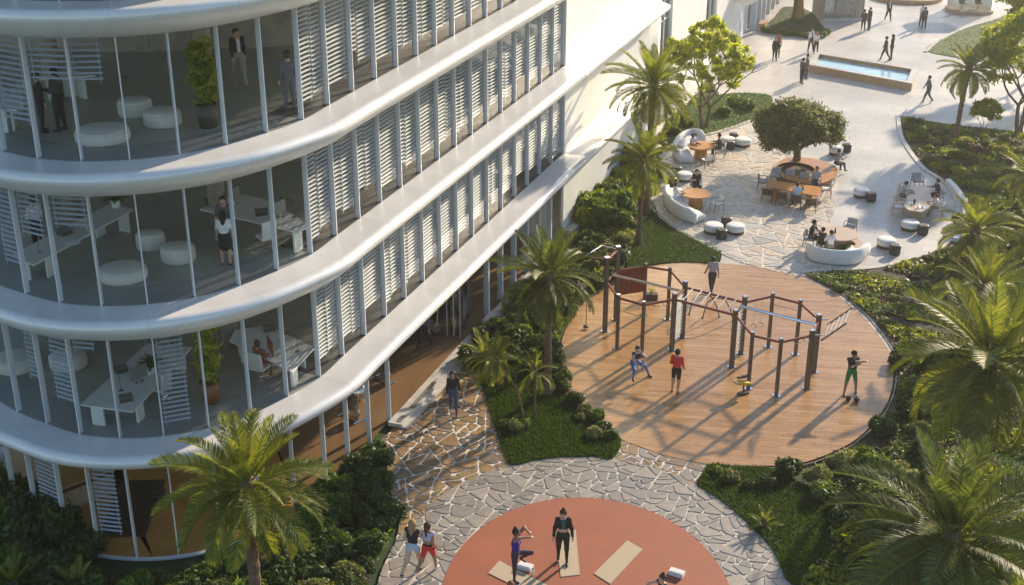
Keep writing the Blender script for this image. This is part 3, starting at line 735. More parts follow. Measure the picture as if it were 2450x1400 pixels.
def palm(loc, h, L_, n, label, lean=(0, 0), kind='sun', tr=.2, group=None, emax=82, emin=-48, old=3, name='palm_tree', zs=0.0):
    t = thing(name, label, 'palm tree', (*loc, zs), 0, group)
    pts = []; rr = []; N = 22; rs = random.Random(int(loc[0]*100+loc[1]*37))
    for i in range(N+1):
        u = i/N; pts.append((lean[0]*u*u, lean[1]*u*u, h*u)); rr.append(tr*(1.35-.5*min(1, u*6) + (.10 if i % 2 else -.02)) * (1.0 if u < .86 else 1.18))
    B().tube(pts, rr, 10).build('trunk', 'bark_palm', t)
    top = Vector(pts[-1])
    B().lathe([(tr*.9, -.35), (tr*1.5, -.15), (tr*1.35, .1), (tr*.6, .32), (0.01, .4)], tuple(top), 10).build('crown_shaft', 'bark_palm', t)
    ga = PI*(3-math.sqrt(5)); a0 = rs.uniform(0, 6)
    for i in range(n):
        u = (i+.5)/n; el = math.radians(emax+(emin-emax)*u**.85+rs.uniform(-8, 8)); az = a0+i*ga+rs.uniform(-.2, .2)
        if u > .94 and old and i >= n-old: ms = FR_OLD[0]; el = math.radians(rs.uniform(-62, -40))
        else:
            k = 0 if u < .22 else 1 if u < .5 else 2 if u < .8 else 3
            ms = FR[kind][k]
        sc = L_/2.2*(.72+.28*min(1, u*4))*rs.uniform(.88, 1.08)
        o = ob('frond', ms, t, top+Vector((math.cos(az)*tr*.6, math.sin(az)*tr*.6, .12-.35*u)))
        o.rotation_euler = (rs.uniform(-.35, .35), -el, az); o.scale = (sc, sc, sc)
    return t
def gp(x, y): return G(x, y)
palm(gp(618, 1480), 4.5, 2.5, 44, 'large palm in front of the rounded glass nose, bottom left', (.0, .15), 'sun', .20)
palm(gp(1310, 945), 5.0, 2.2, 48, 'dark-trunked palm on the lawn between path and timber deck', (0, 0), 'deep', .17)
palm(gp(1546, 512), 6.9, 2.6, 46, 'tallest palm, rising in front of the white wall', (.1, .1), 'sun', .17)
palm(gp(1528, 585), 4.4, 2.05, 36, 'slender palm beside the terrace lawn, lower of the wall pair', (.1, .05), 'sun', .13)
palm(gp(2286, 336), 4.4, 1.9, 38, 'palm with bare straight trunk beyond the terrace, near the pool', (.25, .1), 'sun', .16, old=7)
palm(gp(2320, 640), 1.9, 2.05, 34, 'feathery palm behind the low white bench wall', (0, 0), 'sun', .17)
palm(gp(2450, 505), 2.0, 1.9, 30, 'yellow-green palm at the right edge above the bench lawn', (0, 0), 'sun', .16)
palm(gp(2468, 645), 1.9, 1.9, 30, 'yellow-green palm at the right edge beside the feathery one', (0, 0), 'sun', .16)
palm(gp(2335, 830), 2.6, 2.3, 40, 'palm half hidden behind the biggest right-hand palm', (0, 0), 'sun', .17)
palm(gp(2330, 1140), 4.5, 3.5, 50, 'biggest palm, standing right of the timber deck', (0, .1), 'sun', .22, old=7)
palm(gp(2235, 1560), 3.9, 3.4, 50, 'dark broad palm in the bottom right corner', (0, 0), 'deep', .22)
palm(gp(1250, 1000), 2.35, 1.15, 22, 'small thin-stemmed palm on the path lawn, left of the two', (-.95, .25), 'sun', .05, old=1)
palm(gp(1280, 1000), 1.95, .95, 18, 'small thin-stemmed palm on the path lawn, right of the two', (.0, .15), 'sun', .05, old=2)
palm(gp(40, 1415), .25, 1.15, 22, 'low palm at the bottom left corner', (0, 0), 'sun', .1, old=0, emin=5)
palm(gp(185, 1425), .25, .95, 20, 'low palm along the bottom edge left of the large palm', (0, 0), 'sun', .1, old=0, emin=5)
palm(gp(1828, 1262), .12, .62, 24, 'small spiky cycad on the lawn by the stone ring', (0, 0), 'sun', .08, old=0, emin=8, name='cycad')
palm(gp(1160, 905), 1.0, 1.2, 22, 'bushy low palm at the gym end of the flagstone path', (0, 0), 'sun', .09, old=0, emin=-20)

def leaf_cloud(centers, radii, n, size, mt, seed, flat=1.0, shell=.55, aspect=1.7):
    """leaves spread through blobs, denser towards the outside; returns a mesh of leaf quads"""
    rs = np.random.RandomState(seed); c = np.array(centers); r = np.array(radii)
    wgt = r**2.2; wgt = wgt/wgt.sum(); k = rs.choice(len(c), n, p=wgt)
    d = rs.normal(size=(n, 3)); d /= np.linalg.norm(d, axis=1)[:, None]
    rad = (shell+(1-shell)*rs.rand(n))**.8*(1+.17*rs.normal(size=n))
    p = c[k]+d*(rad*r[k])[:, None]*np.array([1, 1, flat])
    nrm = d*.7+rs.normal(size=(n, 3))*.6+np.array([0, 0, .35]); nrm /= np.linalg.norm(nrm, axis=1)[:, None]
    a = np.cross(nrm, rs.normal(size=(n, 3))); a /= np.linalg.norm(a, axis=1)[:, None]; b = np.cross(nrm, a)
    s = size*(.6+.8*rs.rand(n))[:, None]
    V = np.stack([p-a*s*aspect*.5, p+b*s*.34+nrm*s*.1, p+a*s*aspect*.5, p-b*s*.34+nrm*s*.1], 1)
    return V
def branchy(b, p, d, L_, r, depth, rs, tips, spread=.75, n=3):
    pts = [p]; q = p
    for i in range(4):
        d = (d+Vector((rs.uniform(-.18, .18), rs.uniform(-.18, .18), rs.uniform(-.05, .16)))).normalized(); q = q+d*L_/4; pts.append(q)
    b.tube(pts, [r*(1-.35*i/4) for i in range(5)], 6, 0, False)
    if depth == 0: tips.append(q); return
    a0 = rs.uniform(0, 6)
    for k in range(n):
        az = a0+2*PI*k/n+rs.uniform(-.4, .4); nd = (d+Vector((math.cos(az), math.sin(az), rs.uniform(-.15, .45)))*spread).normalized()
        branchy(b, q, nd, L_*rs.uniform(.62, .85), r*.6, depth-1, rs, tips, spread, n if depth > 1 else 2)
def tree(name, label, loc, h, R, mt, bark, seed, n, lsize, trunkh, tr, flat=.8, spread=.7, nb=3, crownz=None, stems=1, cloud=None, shell=.3, extra=14, br=(.19, .32)):
    rs = random.Random(seed); t = thing(name, label, 'tree', (*loc, 0)); b = B(); tips = []
    for s_ in range(stems):
        az = 2*PI*s_/max(1, stems)+.5; d = Vector((math.cos(az)*.22*(stems > 1), math.sin(az)*.22*(stems > 1), 1)).normalized()
        p = Vector((math.cos(az)*.12*(stems > 1), math.sin(az)*.12*(stems > 1), -.05))
        pts = [p]; q = p
        for i in range(5):
            d = (d+Vector((rs.uniform(-.1, .1), rs.uniform(-.1, .1), .1))).normalized(); q = q+d*trunkh/5; pts.append(q)
        b.tube(pts, [tr*(1.45 if i == 0 else 1.05-.3*i/5) for i in range(6)], 9, 0, False)
        for k in range(nb):
            a_ = 2*PI*k/nb+rs.uniform(-.3, .3)+s_; branchy(b, q, Vector((math.cos(a_)*spread, math.sin(a_)*spread, .75)), (h-trunkh)*.36, tr*.55, 2, rs, tips, spread)
    b.build('trunk', bark, t, True)
    cz = crownz if crownz is not None else (trunkh+h)/2+.1*h
    cen = []; rad = []
    for p in tips:
        v = Vector(((p.x)/R, (p.y)/R, (p.z-cz)/(R*flat)))
        if v.length > 1: p = Vector((p.x/v.length, p.y/v.length, cz+(p.z-cz)/v.length))
        cen.append(tuple(p)); rad.append(R*rs.uniform(*br))
    for k in range(extra):
        az = rs.uniform(0, 2*PI); e = rs.uniform(-.35, 1.0); q = R*rs.uniform(.5, .92)
        cen.append((math.cos(az)*q*math.sqrt(max(.05, 1-e*e)), math.sin(az)*q*math.sqrt(max(.05, 1-e*e)), cz+e*R*flat*.85)); rad.append(R*rs.uniform(*br))
    V = leaf_cloud(cen, rad, n, lsize, mt, seed, .85, shell)
    ob('crown', quads('crown', V, 4, mt), t)
    return t
tree('green_tree', 'bright green leafy tree on the lawn behind the curved sofa', gp(1684, 306), 7.4, 2.6, 'leaf_bright', 'bark_grey', 11, 10500, .18, 1.3, .13, 1.3, .75, 3, 3.9, 2, extra=90, br=(.08, .16), shell=.05)
tree('olive_tree', 'rounded olive tree growing from the round timber bench', gp(1904, 404), 3.8, 2.7, 'leaf_olive', 'bark_grey', 5, 30000, .14, .8, .24, .58, 1.2, 4, 1.85, 1, shell=.2, extra=48, br=(.12, .30))
tree('street_tree', 'tall bright tree leaning in at the upper right edge', G(2436, 322), 8.4, 2.9, 'leaf_bright', 'bark_grey', 21, 12000, .20, 2.0, .14, 1.3, .8, 3, 4.6, 2, extra=70, br=(.10, .2), shell=.1)
tree('street_tree', 'bright tree behind it at the top right corner', G(2470, 190), 8.0, 3.0, 'leaf_bright', 'bark_grey', 23, 11000, .22, 2.4, .16, 1.1, .8, 3, 5.0, 1, extra=60, br=(.11, .2), shell=.1)
tree('lime_sapling', 'young lime green sapling in the bed beside the bare-trunked palm', gp(2352, 345), 2.9, .8, 'leaf_lime', 'bark_grey', 31, 1800, .17, .9, .04, 1.2, .7, 3, 1.9)
tree('plaza_tree', 'tree with an orange trunk on the small plaza lawn', gp(1912, 44), 9.0, 3.0, 'leaf_mid', 'bark_orange', 41, 6000, .25, 4.6, .34, .8, .8, 3, 7.6)
tree('plaza_tree', 'thin dark-stemmed tree beside the orange trunk', gp(1898, 44), 9.0, 2.2, 'leaf_mid', 'bark_grey', 42, 4000, .25, 4.9, .13, .8, .8, 3, 7.9)
# shrubs: a few kinds, each bush an object of its own
def shrub_mesh(seed, mt, n, lsize, R=1.0, flat=.75, blobs=9, shell=.55):
    rs = random.Random(seed); cen = []; rad = []
    for k in range(blobs):
        az = rs.uniform(0, 2*PI); q = R*rs.uniform(.1, .62); z = rs.uniform(.25, .62)*R*flat*1.3
        cen.append((math.cos(az)*q, math.sin(az)*q, z)); rad.append(R*rs.uniform(.30, .48))
    V = leaf_cloud(cen, rad, n, lsize, mt, seed, .85, shell); V[:, :, 2] = np.maximum(V[:, :, 2], .0)
    return quads('foliage', V, 4, mt)
SH = {'dark': [shrub_mesh(s, 'leaf_dark', 2600, .16) for s in (1, 2, 3)], 'mid': [shrub_mesh(s, 'leaf_mid', 2400, .17) for s in (4, 5, 6)],
      'lime': [shrub_mesh(s, 'leaf_lime', 1800, .2) for s in (7, 8)], 'fine': [shrub_mesh(s, 'leaf_olive', 3400, .11, flat=.6) for s in (9, 10)],
      'dry': [shrub_mesh(s, 'leaf_dry', 900, .16, flat=.5) for s in (11,)], 'spiky': []}
STEM = B()
for k in range(5):
    a_ = 2*PI*k/5; STEM.tube([(0, 0, 0), (math.cos(a_)*.25, math.sin(a_)*.25, .5)], [.03, .012], 5)
STEM = STEM.mesh('stem', 'bark_grey')
nshrub = [0]
def PX(x, y, z):
    z -= CAM_H; d = y*math.cos(PITCH)-z*math.sin(PITCH); return 1225+x/d*FPX, 700-(y*math.sin(PITCH)+z*math.cos(PITCH))/d*FPX
KW = {'dark': 'dark glossy', 'mid': 'mid-green leafy', 'lime': 'lime yellow-green', 'fine': 'fine-leaved olive', 'dry': 'brownish dry'}
def shrub(x, y, r, kind, label, group, z=0.0, hs=1.0):
    t = thing('shrub', label, 'shrub', (x, y, z), random.uniform(0, 6.28), group)
    t.scale = (r, r, r*hs*random.uniform(.85, 1.2)); ob('foliage', random.choice(SH[kind]), t); ob('stem', STEM, t); nshrub[0] += 1
    return t
def fill(poly, gap, rr, kinds, label, group, maxn=60, avoid=(), hs=1.0):
    done = []
    for x, y in scatter_in(poly, maxn*8):
        if any(inside(a, x, y) for a in avoid): continue
        u, v = PX(x, y, .4)
        if u < -50 or u > 2500 or v > 1450: continue
        if all((x-a)**2+(y-b)**2 > (gap*(.75+.5*random.random()))**2 for a, b in done):
            kd = random.choice(kinds)
            done.append((x, y)); shrub(x, y, random.uniform(*rr), kd, label % KW[kd], group, .02, hs)
            if len(done) >= maxn: break
    return done
AV = [PATH, DECK, RING_O, PATIO]
fill(GP([(1395, 520), (1480, 428), (1545, 372), (1568, 400), (1552, 440), (1530, 500), (1470, 560), (1400, 560)]), .85, (.65, 1.15), ['mid', 'lime', 'mid'], '%s shrub at the white wall foot', 'shrubs at the foot of the white wall', 16, AV, 1.25)
fill(GP([(1360, 580), (1470, 560), (1525, 510), (1530, 585), (1490, 655), (1420, 698), (1370, 745), (1300, 800), (1220, 800), (1200, 745)]), .75, (.4, .8), ['dark', 'mid', 'fine', 'dark'], '%s shrub behind the climbing frame', 'shrubs behind the climbing frame', 26, AV)
fill(GP([(1190, 770), (1290, 810), (1335, 830), (1330, 890), (1300, 905), (1220, 870), (1140, 870), (1125, 850)]), .62, (.35, .75), ['dark', 'mid', 'dark'], '%s shrub at the gym end of the path lawn', 'shrubs between the gym and the path lawn', 20, AV)
for (x, y, r, k) in ((1350, 915, .45, 'mid'), (1345, 935, .35, 'dark'), (1375, 965, .42, 'dark'), (1400, 990, .4, 'fine'), (1425, 1005, .38, 'mid'), (1445, 1030, .36, 'dark'), (1425, 1045, .45, 'fine'), (1462, 1050, .3, 'dark'), (1390, 1005, .3, 'fine'), (1230, 1030, .42, 'fine'), (1200, 1020, .3, 'mid'), (1260, 1022, .3, 'mid'), (1330, 895, .5, 'dark')):
    X, Y = G(x, y); shrub(X, Y, r, k, 'low rounded shrub on the path lawn', 'low shrubs on the path lawn', .04)
fill(GP([(905, 1075), (924, 1110), (920, 1150), (938, 1210), (948, 1258), (930, 1300), (905, 1340), (880, 1395), (860, 1480), (700, 1480), (690, 1300), (760, 1190), (830, 1120)]), .55, (.38, .68), ['dark', 'mid', 'dark', 'mid'], '%s shrub in the bed left of the flagstone path', 'shrubs left of the flagstone path', 36, AV, .95)
NOSE = [off(i, 1.15) for i in range(IX[16], IX[27]+1)]
front = [NOSE[0]]+NOSE+[(-19, 41), (-19, 28), (-5.2, 28), (-4.6, 33)]
fill(ccw(front), .78, (.55, .95), ['dark', 'dark', 'fine', 'mid'], '%s shrub below the rounded glass nose', 'shrubs below the rounded glass nose', 44, AV, 1.0)
for (x, y, r, h_) in ((60, 1190, 1.1, 1.5), (10, 1150, 1.1, 1.8), (130, 1240, 1.0, 1.5), (20, 1260, 1.2, 1.2), (215, 1275, .8, 1.2), (120, 1330, 1.0, 1.0)):
    X, Y = G(x, y+60); t = shrub(X, Y, r, 'dark', 'tall dark shrub at the left edge', 'tall shrubs at the left edge', .0, h_)
# right-hand bed
fill(GP([(2165, 285), (2260, 300), (2350, 312), (2440, 340), (2450, 420), (2330, 440), (2260, 420), (2215, 390), (2180, 340)]), .85, (.35, .75), ['mid', 'lime', 'fine', 'mid', 'dry'], 'low %s shrub beyond the long pale table', 'low shrubs in the far right bed', 30, AV, .8)
fill(GP([(2310, 470), (2450, 460), (2560, 600), (2560, 720), (2250, 640), (2290, 560)]), .95, (.4, .8), ['mid', 'lime', 'mid'], '%s shrub among the palms behind the bench wall', 'shrubs behind the bench wall', 22, AV)
fill(GP([(1925, 662), (2100, 650), (2260, 605), (2330, 680), (2300, 760), (2180, 790), (2140, 820), (2095, 765), (2010, 696)]), .8, (.25, .5), ['mid', 'fine', 'dry', 'lime'], 'low %s shrub between terrace and deck', 'low shrubs between terrace and deck', 24, AV, .7)
fill(GP([(2150, 870), (2200, 800), (2420, 850), (2560, 900), (2400, 1000), (2200, 1120), (2060, 1180), (1990, 1110), (2060, 1065), (2120, 1010), (2150, 940)]), .75, (.4, .75), ['dark', 'dark', 'mid', 'fine'], '%s shrub in the bed right of the deck', 'shrubs right of the deck', 30, AV)
fill(GP([(1800, 1135), (1940, 1120), (2060, 1180), (2240, 1130), (2330, 1300), (2450, 1480), (2080, 1480), (2020, 1330), (1930, 1230)]), .7, (.4, .8), ['dark', 'fine', 'dark', 'mid'], '%s shrub right of the ring lawn', 'shrubs in the lower right bed', 30, AV+[LW['lawn_ring']])
for (x, y, r, k) in ((1745, 1150, .42, 'fine'), (1715, 1135, .25, 'mid'), (1790, 1165, .3, 'dark'), (1835, 1165, .34, 'dark')):
    X, Y = G(x, y); shrub(X, Y, r, k, 'small rounded shrub on the lawn just below the deck', 'small shrubs on the ring lawn', .04)
for x, y in ((1830, 76), (1842, 79), (1856, 81), (1870, 83), (1884, 85), (1898, 86), (1912, 88), (1926, 90), (1940, 91), (1954, 92), (1966, 88), (1974, 82)):
    X, Y = G(x, y); shrub(X, Y, .5, 'mid', 'clipped hedge bush edging the small plaza lawn', 'hedge of the small plaza lawn', .02, .9)
for x, y, r in ((1760, 255, .7), (1790, 262, .6), (1730, 275, .6), (1640, 300, .6), (1610, 320, .6)):
    X, Y = G(x, y); shrub(X, Y, r, 'mid', 'leafy bush around the bright green tree', 'bushes under the bright green tree', .04)
# where several bushes share a look and a bed, tell them apart by their order across the view
T20 = ['', 'first', 'second', 'third', 'fourth', 'fifth', 'sixth', 'seventh', 'eighth', 'ninth', 'tenth', 'eleventh', 'twelfth', 'thirteenth', 'fourteenth', 'fifteenth', 'sixteenth', 'seventeenth', 'eighteenth', 'nineteenth', 'twentieth']
def ordw(n): return T20[n] if n <= 20 else ('twenty-' if n < 30 else 'thirty-')+T20[n % 10] if n % 10 else 'thirtieth'
by = {}
for o in C.objects:
    if o.get('category') == 'shrub': by.setdefault(o['label'], []).append(o)
for lb, L_ in by.items():
    if len(L_) > 1:
        L_.sort(key=lambda o: PX(o.location.x, o.location.y, .3)[0])
        for i, o in enumerate(L_): o['label'] = '%s, %s' % (lb, 'leftmost' if i == 0 else 'rightmost' if i == len(L_)-1 else ordw(i+1)+' from the left')
# ground cover: leaves nobody could count
def cover(poly, dens, size, hgt, seed):
    rs = np.random.RandomState(seed); n = int(abs(area(poly))*dens); q = scatter_in(poly, n, rs); n = len(q)
    ph = np.sin(q[:, 0]*1.7+np.sin(q[:, 1]*1.1)*2)+np.sin(q[:, 1]*2.3+q[:, 0]*.7); keep = ph > -1.25+rs.rand(n)*.5; q = q[keep]; ph = ph[keep]; n = len(q)
    nrm = rs.normal(size=(n, 3))*.55+np.array([0, 0, .9]); nrm /= np.linalg.norm(nrm, axis=1)[:, None]
    a = np.cross(nrm, rs.normal(size=(n, 3))); a /= np.linalg.norm(a, axis=1)[:, None]; b = np.cross(nrm, a); s = size*(.5+rs.rand(n))[:, None]
    p = np.c_[q, .03+hgt*rs.rand(n)*(.5+.5*np.clip(ph, 0, 2)/2)]
    mi = np.where(ph > .9, 0, np.where(ph > -.3, 1, np.where(rs.rand(n) < .45, 2, 1)))
    return np.stack([p-a*s*.8, p+b*s*.3, p+a*s*.8, p-b*s*.3], 1), mi
VS = []; MS = []
for k, (pl, d, sz, hh) in enumerate(((GP([(2155, 282), (2230, 296), (2340, 308), (2500, 330), (2600, 700), (2450, 900), (2200, 800), (2140, 815), (2095, 765), (2008, 697), (1928, 658), (2100, 648), (2260, 598), (2300, 552), (2304, 505), (2292, 468), (2246, 419), (2176, 352)]), 190, .15, .22),
                                    (GP([(2140, 830), (2200, 800), (2600, 870), (2600, 1500), (1905, 1420), (1990, 1300), (1960, 1122), (2060, 1060), (2115, 1006), (2148, 948), (2154, 880)]), 230, .13, .25),
                                    (BED_L, 190, .14, .25),
                                    (GP([(905, 1075), (924, 1110), (920, 1150), (938, 1210), (948, 1258), (930, 1300), (905, 1340), (880, 1395), (860, 1480), (620, 1480), (690, 1300), (760, 1190), (830, 1120)]), 260, .12, .3),
                                    (ccw(front), 200, .13, .3))):
    v, m_ = cover(pl, d, sz, hh, 100+k); VS.append(v); MS.append(m_)
tag(ob('ground_cover', quads('ground_cover', np.concatenate(VS), 4, ['leaf_lime', 'leaf_mid', 'leaf_dry'], np.concatenate(MS))), 'low leafy ground cover carpeting the planting beds', 'ground cover', kind='stuff')

# =================================================================== FURNITURE OF THE TERRACE
def bevel_lathe(R, h, r=.06): return [(R-r, 0), (R, r*.6), (R, h-r), (R-r*.35, h-r*.3), (R-r, h), (0, h)]
def ottoman(x, y, R, h, label, zs=.024):
    t = thing('ottoman', label, 'ottoman', (*G(x, y, zs), zs), random.uniform(0, 3), 'white round ottomans')
    B().lathe(bevel_lathe(R*.93, h*.30, .02), (0, 0, 0), 24).build('base', 'base_brown', t, True)
    B().lathe([(R*.9, 0), (R*.99, h*.12), (R, h*.4), (R*.97, h*.58), (R*.85, h*.68), (R*.6, h*.72), (0, h*.735)], (0, 0, h*.28), 28).build('cushion', 'fabric_white', t, True)
    B().tube([(R*.985*math.cos(2*PI*k/24), R*.985*math.sin(2*PI*k/24), h*.80) for k in range(25)], .012, 5, caps=False).build('piping', 'fabric_grey', t)
def stool(x, y, R, h, label, zs=.024):
    t = thing('drum_stool', label, 'stool', (*G(x, y, zs), zs), 0, 'dark drum stools')
    b = B(); n = 32
    prof = [(R*.95, 0), (R, h*.08), (R*.93, h*.5), (R, h*.93), (R*.96, h)]
    b.lathe(prof, (0, 0, 0), n); b.build('drum', 'rubber_dark', t, True)
    B().lathe([(R*.8, 0), (R*.8, .02), (R*.15, .02), (R*.13, -.03), (0, -.03)], (0, 0, h+.001), 24).build('top', 'rubber_dark', t)
    for k in range(16):
        a_ = 2*PI*k/16; B().tube([(R*1.0*math.cos(a_), R*1.0*math.sin(a_), h*.06), (R*.955*math.cos(a_), R*.955*math.sin(a_), h*.5), (R*1.0*math.cos(a_), R*1.0*math.sin(a_), h*.94)], .012, 4).build('rib', 'rubber_dark', t)
for x, y, R, h, lb in ((1741, 345, .46, .42, 'white ottoman right behind the person in black at the upper sofa table'), (1776, 348, .52, .44, 'white ottoman nearest the olive tree, left of its crown'), (1598, 424, .42, .42, 'white ottoman half behind the slender palm'), (1637, 431, .46, .44, 'white ottoman behind the person in the black shirt, right of the palm'), (1706, 555, .50, .44, 'left white ottoman of the pair by the terrace lawn edge'), (1759, 556, .48, .44, 'right white ottoman of the pair by the terrace lawn edge'), (2060, 470, .42, .46, 'white ottoman alone with a dark stool left of the long pale table'), (2176, 548, .46, .44, 'white ottoman in front of the long pale table'), (2119, 590, .46, .44, 'white ottoman nearest the planting bed, right of the front sofa'), (1999, 369, .42, .50, 'white ottoman behind the round timber bench')):
    ottoman(x, y, R, h, lb)
for x, y, lb in ((1755, 336, 'dark drum stool behind the two ottomans by the olive tree'), (1746, 356, 'dark drum stool in front of the two ottomans by the olive tree'), (1618, 418, 'dark drum stool behind the ottomans beside the slender palm'), (1606, 444, 'dark drum stool in front of the ottomans beside the slender palm'), (1737, 540, 'dark drum stool behind the ottoman pair by the terrace lawn'), (1726, 570, 'dark drum stool in front of the ottoman pair by the terrace lawn'), (2083, 481, 'dark drum stool beside the lone ottoman left of the pale table'), (2207, 559, 'dark drum stool in front of the long pale table'), (2140, 607, 'dark drum stool nearest the planting bed, right of the front sofa'), (2025, 362, 'dark drum stool furthest back, beyond the round timber bench')):
    stool(x, y, .27, .46, lb)
def arc_sofa(label, pts_px, seat_side, zs=.024):
    """curved sofa: pixel points along the foot of its back"""
    P = smooth_open(GP(pts_px, zs), 6); n = len(P); cx = sum(p[0] for p in P)/n; cy = sum(p[1] for p in P)/n
    t = thing('curved_sofa', label, 'sofa', (cx, cy, zs)); Q = [(p[0]-cx, p[1]-cy) for p in P]; N = normals(Q)
    if seat_side < 0: N = [(-a, -b) for a, b in N]
    def sw(prof, nm, mt):
        b = B(); m = len(prof); vs = []; fs = []
        for i in range(n):
            u = min(i, n-1-i)/3.0; k = min(1, .70+.30*u)
            for a, z in prof: vs.append((Q[i][0]+N[i][0]*a, Q[i][1]+N[i][1]*a, z*k if z > .1 else z))
        for i in range(n-1):
            for j in range(m): fs.append([i*m+j, i*m+(j+1) % m, (i+1)*m+(j+1) % m, (i+1)*m+j])
        fs += [list(range(m))[::-1], [(n-1)*m+j for j in range(m)]]
        b.add(vs, fs); return b.build(nm, mt, t, True)
    sw([(.06, .02), (.02, .10), (.0, .4), (.02, .62), (.07, .72), (.15, .75), (.22, .70), (.25, .60), (.26, .3), (.25, .02)], 'backrest', 'fabric_white')
    sw([(.27, .03), (.27, .44), (.32, .46), (.80, .46), (.90, .43), (.95, .36), (.95, .12), (.90, .03)], 'seat', 'fabric_white')
    sw([(.12, 0), (.12, .029), (.86, .029), (.86, 0)], 'plinth', 'base_brown')
    for f_ in (.33, .66):
        i = int(n*f_); a_ = Q[i]; v = N[i]; B().tube([(a_[0]+v[0]*.27, a_[1]+v[1]*.27, .475), (a_[0]+v[0]*.9, a_[1]+v[1]*.9, .455)], .008, 4).build('seam', 'fabric_grey', t)
    return t
arc_sofa('white curved sofa with a person in lilac on the lawn edge', [(1622, 392), (1608, 372), (1616, 352), (1640, 337), (1668, 334), (1690, 343)], -1)
arc_sofa('white curved sofa beside the terrace lawn, its back to the wall', [(1590, 462), (1586, 485), (1600, 508), (1628, 527), (1662, 538)], 1)
arc_sofa('white curved sofa with its back to the deck at the terrace front', [(1925, 603), (1940, 625), (2000, 636), (2055, 632), (2082, 607)], 1)
def round_table(x, y, R, label, mt, h=.75, zs=.024):
    t = thing('round_table', label, 'table', (*G(x, y, zs), zs))
    B().lathe([(R-.05, 0), (R, .012), (R, .035), (R-.01, .045), (0, .046)], (0, 0, h-.046), 40).build('table_top', mt, t)
    B().lathe([(R*.52, 0), (R*.50, .05), (R*.44, h*.5), (R*.46, h-.05)], (0, 0, 0), 28).build('pedestal', mt, t, True)
    return t
round_table(1676, 377, .82, 'round orange timber table at the upper curved sofa', 'wood_orange')
round_table(1664, 494, .80, 'round orange timber table by the terrace lawn sofa', 'wood_orange')
round_table(2003, 592, .98, 'round pale timber table inside the front curved sofa', 'wood_pale')
# crescent bench with a planted middle beside the pale round table
t = thing('crescent_bench', 'pale crescent bench curling round green plants beside the pale round table', 'bench', (*G(2035, 604, .024), .024))
b = B(); vs = []; fs = []
for k in range(19):
    a_ = math.radians(-65+k*9)
    for r_, z_ in ((.55, 0), (.55, .44), (.95, .44), (.95, 0)): vs.append((r_*math.cos(a_)-.35, r_*math.sin(a_)+.1, z_))
for k in range(18):
    for j in range(4): fs.append([4*k+j, 4*k+(j+1) % 4, 4*k+4+(j+1) % 4, 4*k+4+j])
fs += [[3, 2, 1, 0], [72, 73, 74, 75]]; b.add(vs, fs); b.build('bench', 'wood_pale', t)
o = ob('plants', shrub_mesh(51, 'leaf_mid', 500, .22, flat=.6), t, (-.25, -.05, 0), None, .45)
# chairs
def chair_proto(seat_m, frame_m, name='armchair'):
    t = thing(name, 'x', 'chair', (0, 0, 0))
    for sx in (-1, 1):
        B().tube([(sx*.27, .26, 0), (sx*.26, .24, .44), (sx*.27, .20, .66)], [.018, .018, .016], 6).build('leg', frame_m, t)
        B().tube([(sx*.28, -.30, 0), (sx*.25, -.24, .44), (sx*.24, -.30, .80)], [.018, .018, .016], 6).build('leg', frame_m, t)
        B().tube([(sx*.27, .22, .655), (sx*.30, 0, .665), (sx*.25, -.27, .66)], .019, 6).build('armrest', frame_m, t)
    B().box((0, 0, .415), (.54, .52, .03)).build('seat_frame', frame_m, t)
    B().box((0, .01, .455), (.50, .48, .05)).build('seat', seat_m, t)
    b = B(); vs = []; fs = []
    for k in range(7):
        a_ = -1+k/3; x = .25*a_; y = -.29+.06*a_*a_
        for z_, dy in ((.50, .03), (.80, -.03)): vs += [(x, y+dy, z_), (x, y+dy-.04, z_)]
    for k in range(6):
        o = 4*k; n_ = o+4
        fs += [[o, o+2, n_+2, n_], [o+1, n_+1, n_+3, o+3], [o+2, o+3, n_+3, n_+2], [o, n_, n_+1, o+1]]
    fs += [[0, 1, 3, 2], [24, 26, 27, 25]]; b.add(vs, fs); b.build('backrest', seat_m, t)
    return t
chP = {'white': chair_proto('fabric_white', 'rig_brown'), 'brown': chair_proto('wood_dark', 'wood_dark'), 'grey': chair_proto('fabric_grey', 'rig_brown'), 'tan': chair_proto('fabric_white', 'wood_orange')}
chU = {k: False for k in chP}
def chair(x, y, face, kind, label, group=None, zs=.024):
    """face: direction of the sitter in degrees, 0 = +x"""
    loc = (*G(x, y, zs), zs); rz = math.radians(face)-PI/2
    if not chU[kind]:
        o = chP[kind]; chU[kind] = True; o.location = loc; o.rotation_euler = (0, 0, rz); o['label'] = label
        if group: o['group'] = group
        return o
    return copy_tree(chP[kind], loc, rz, label, group)
chair(1690, 400, 110, 'white', 'empty white armchair in front of the upper round table')
chair(1722, 374, 165, 'white', 'white armchair under the person in black at the upper round table')
chair(1714, 506, 200, 'white', 'empty white armchair right of the lower orange round table')
chair(1664, 462, 275, 'grey', 'grey armchair under the person in the black shirt')
chair(1937, 590, 330, 'grey', 'grey armchair under the person at the pale round table')
chair(2032, 562, 235, 'grey', 'empty grey armchair behind the pale round table')
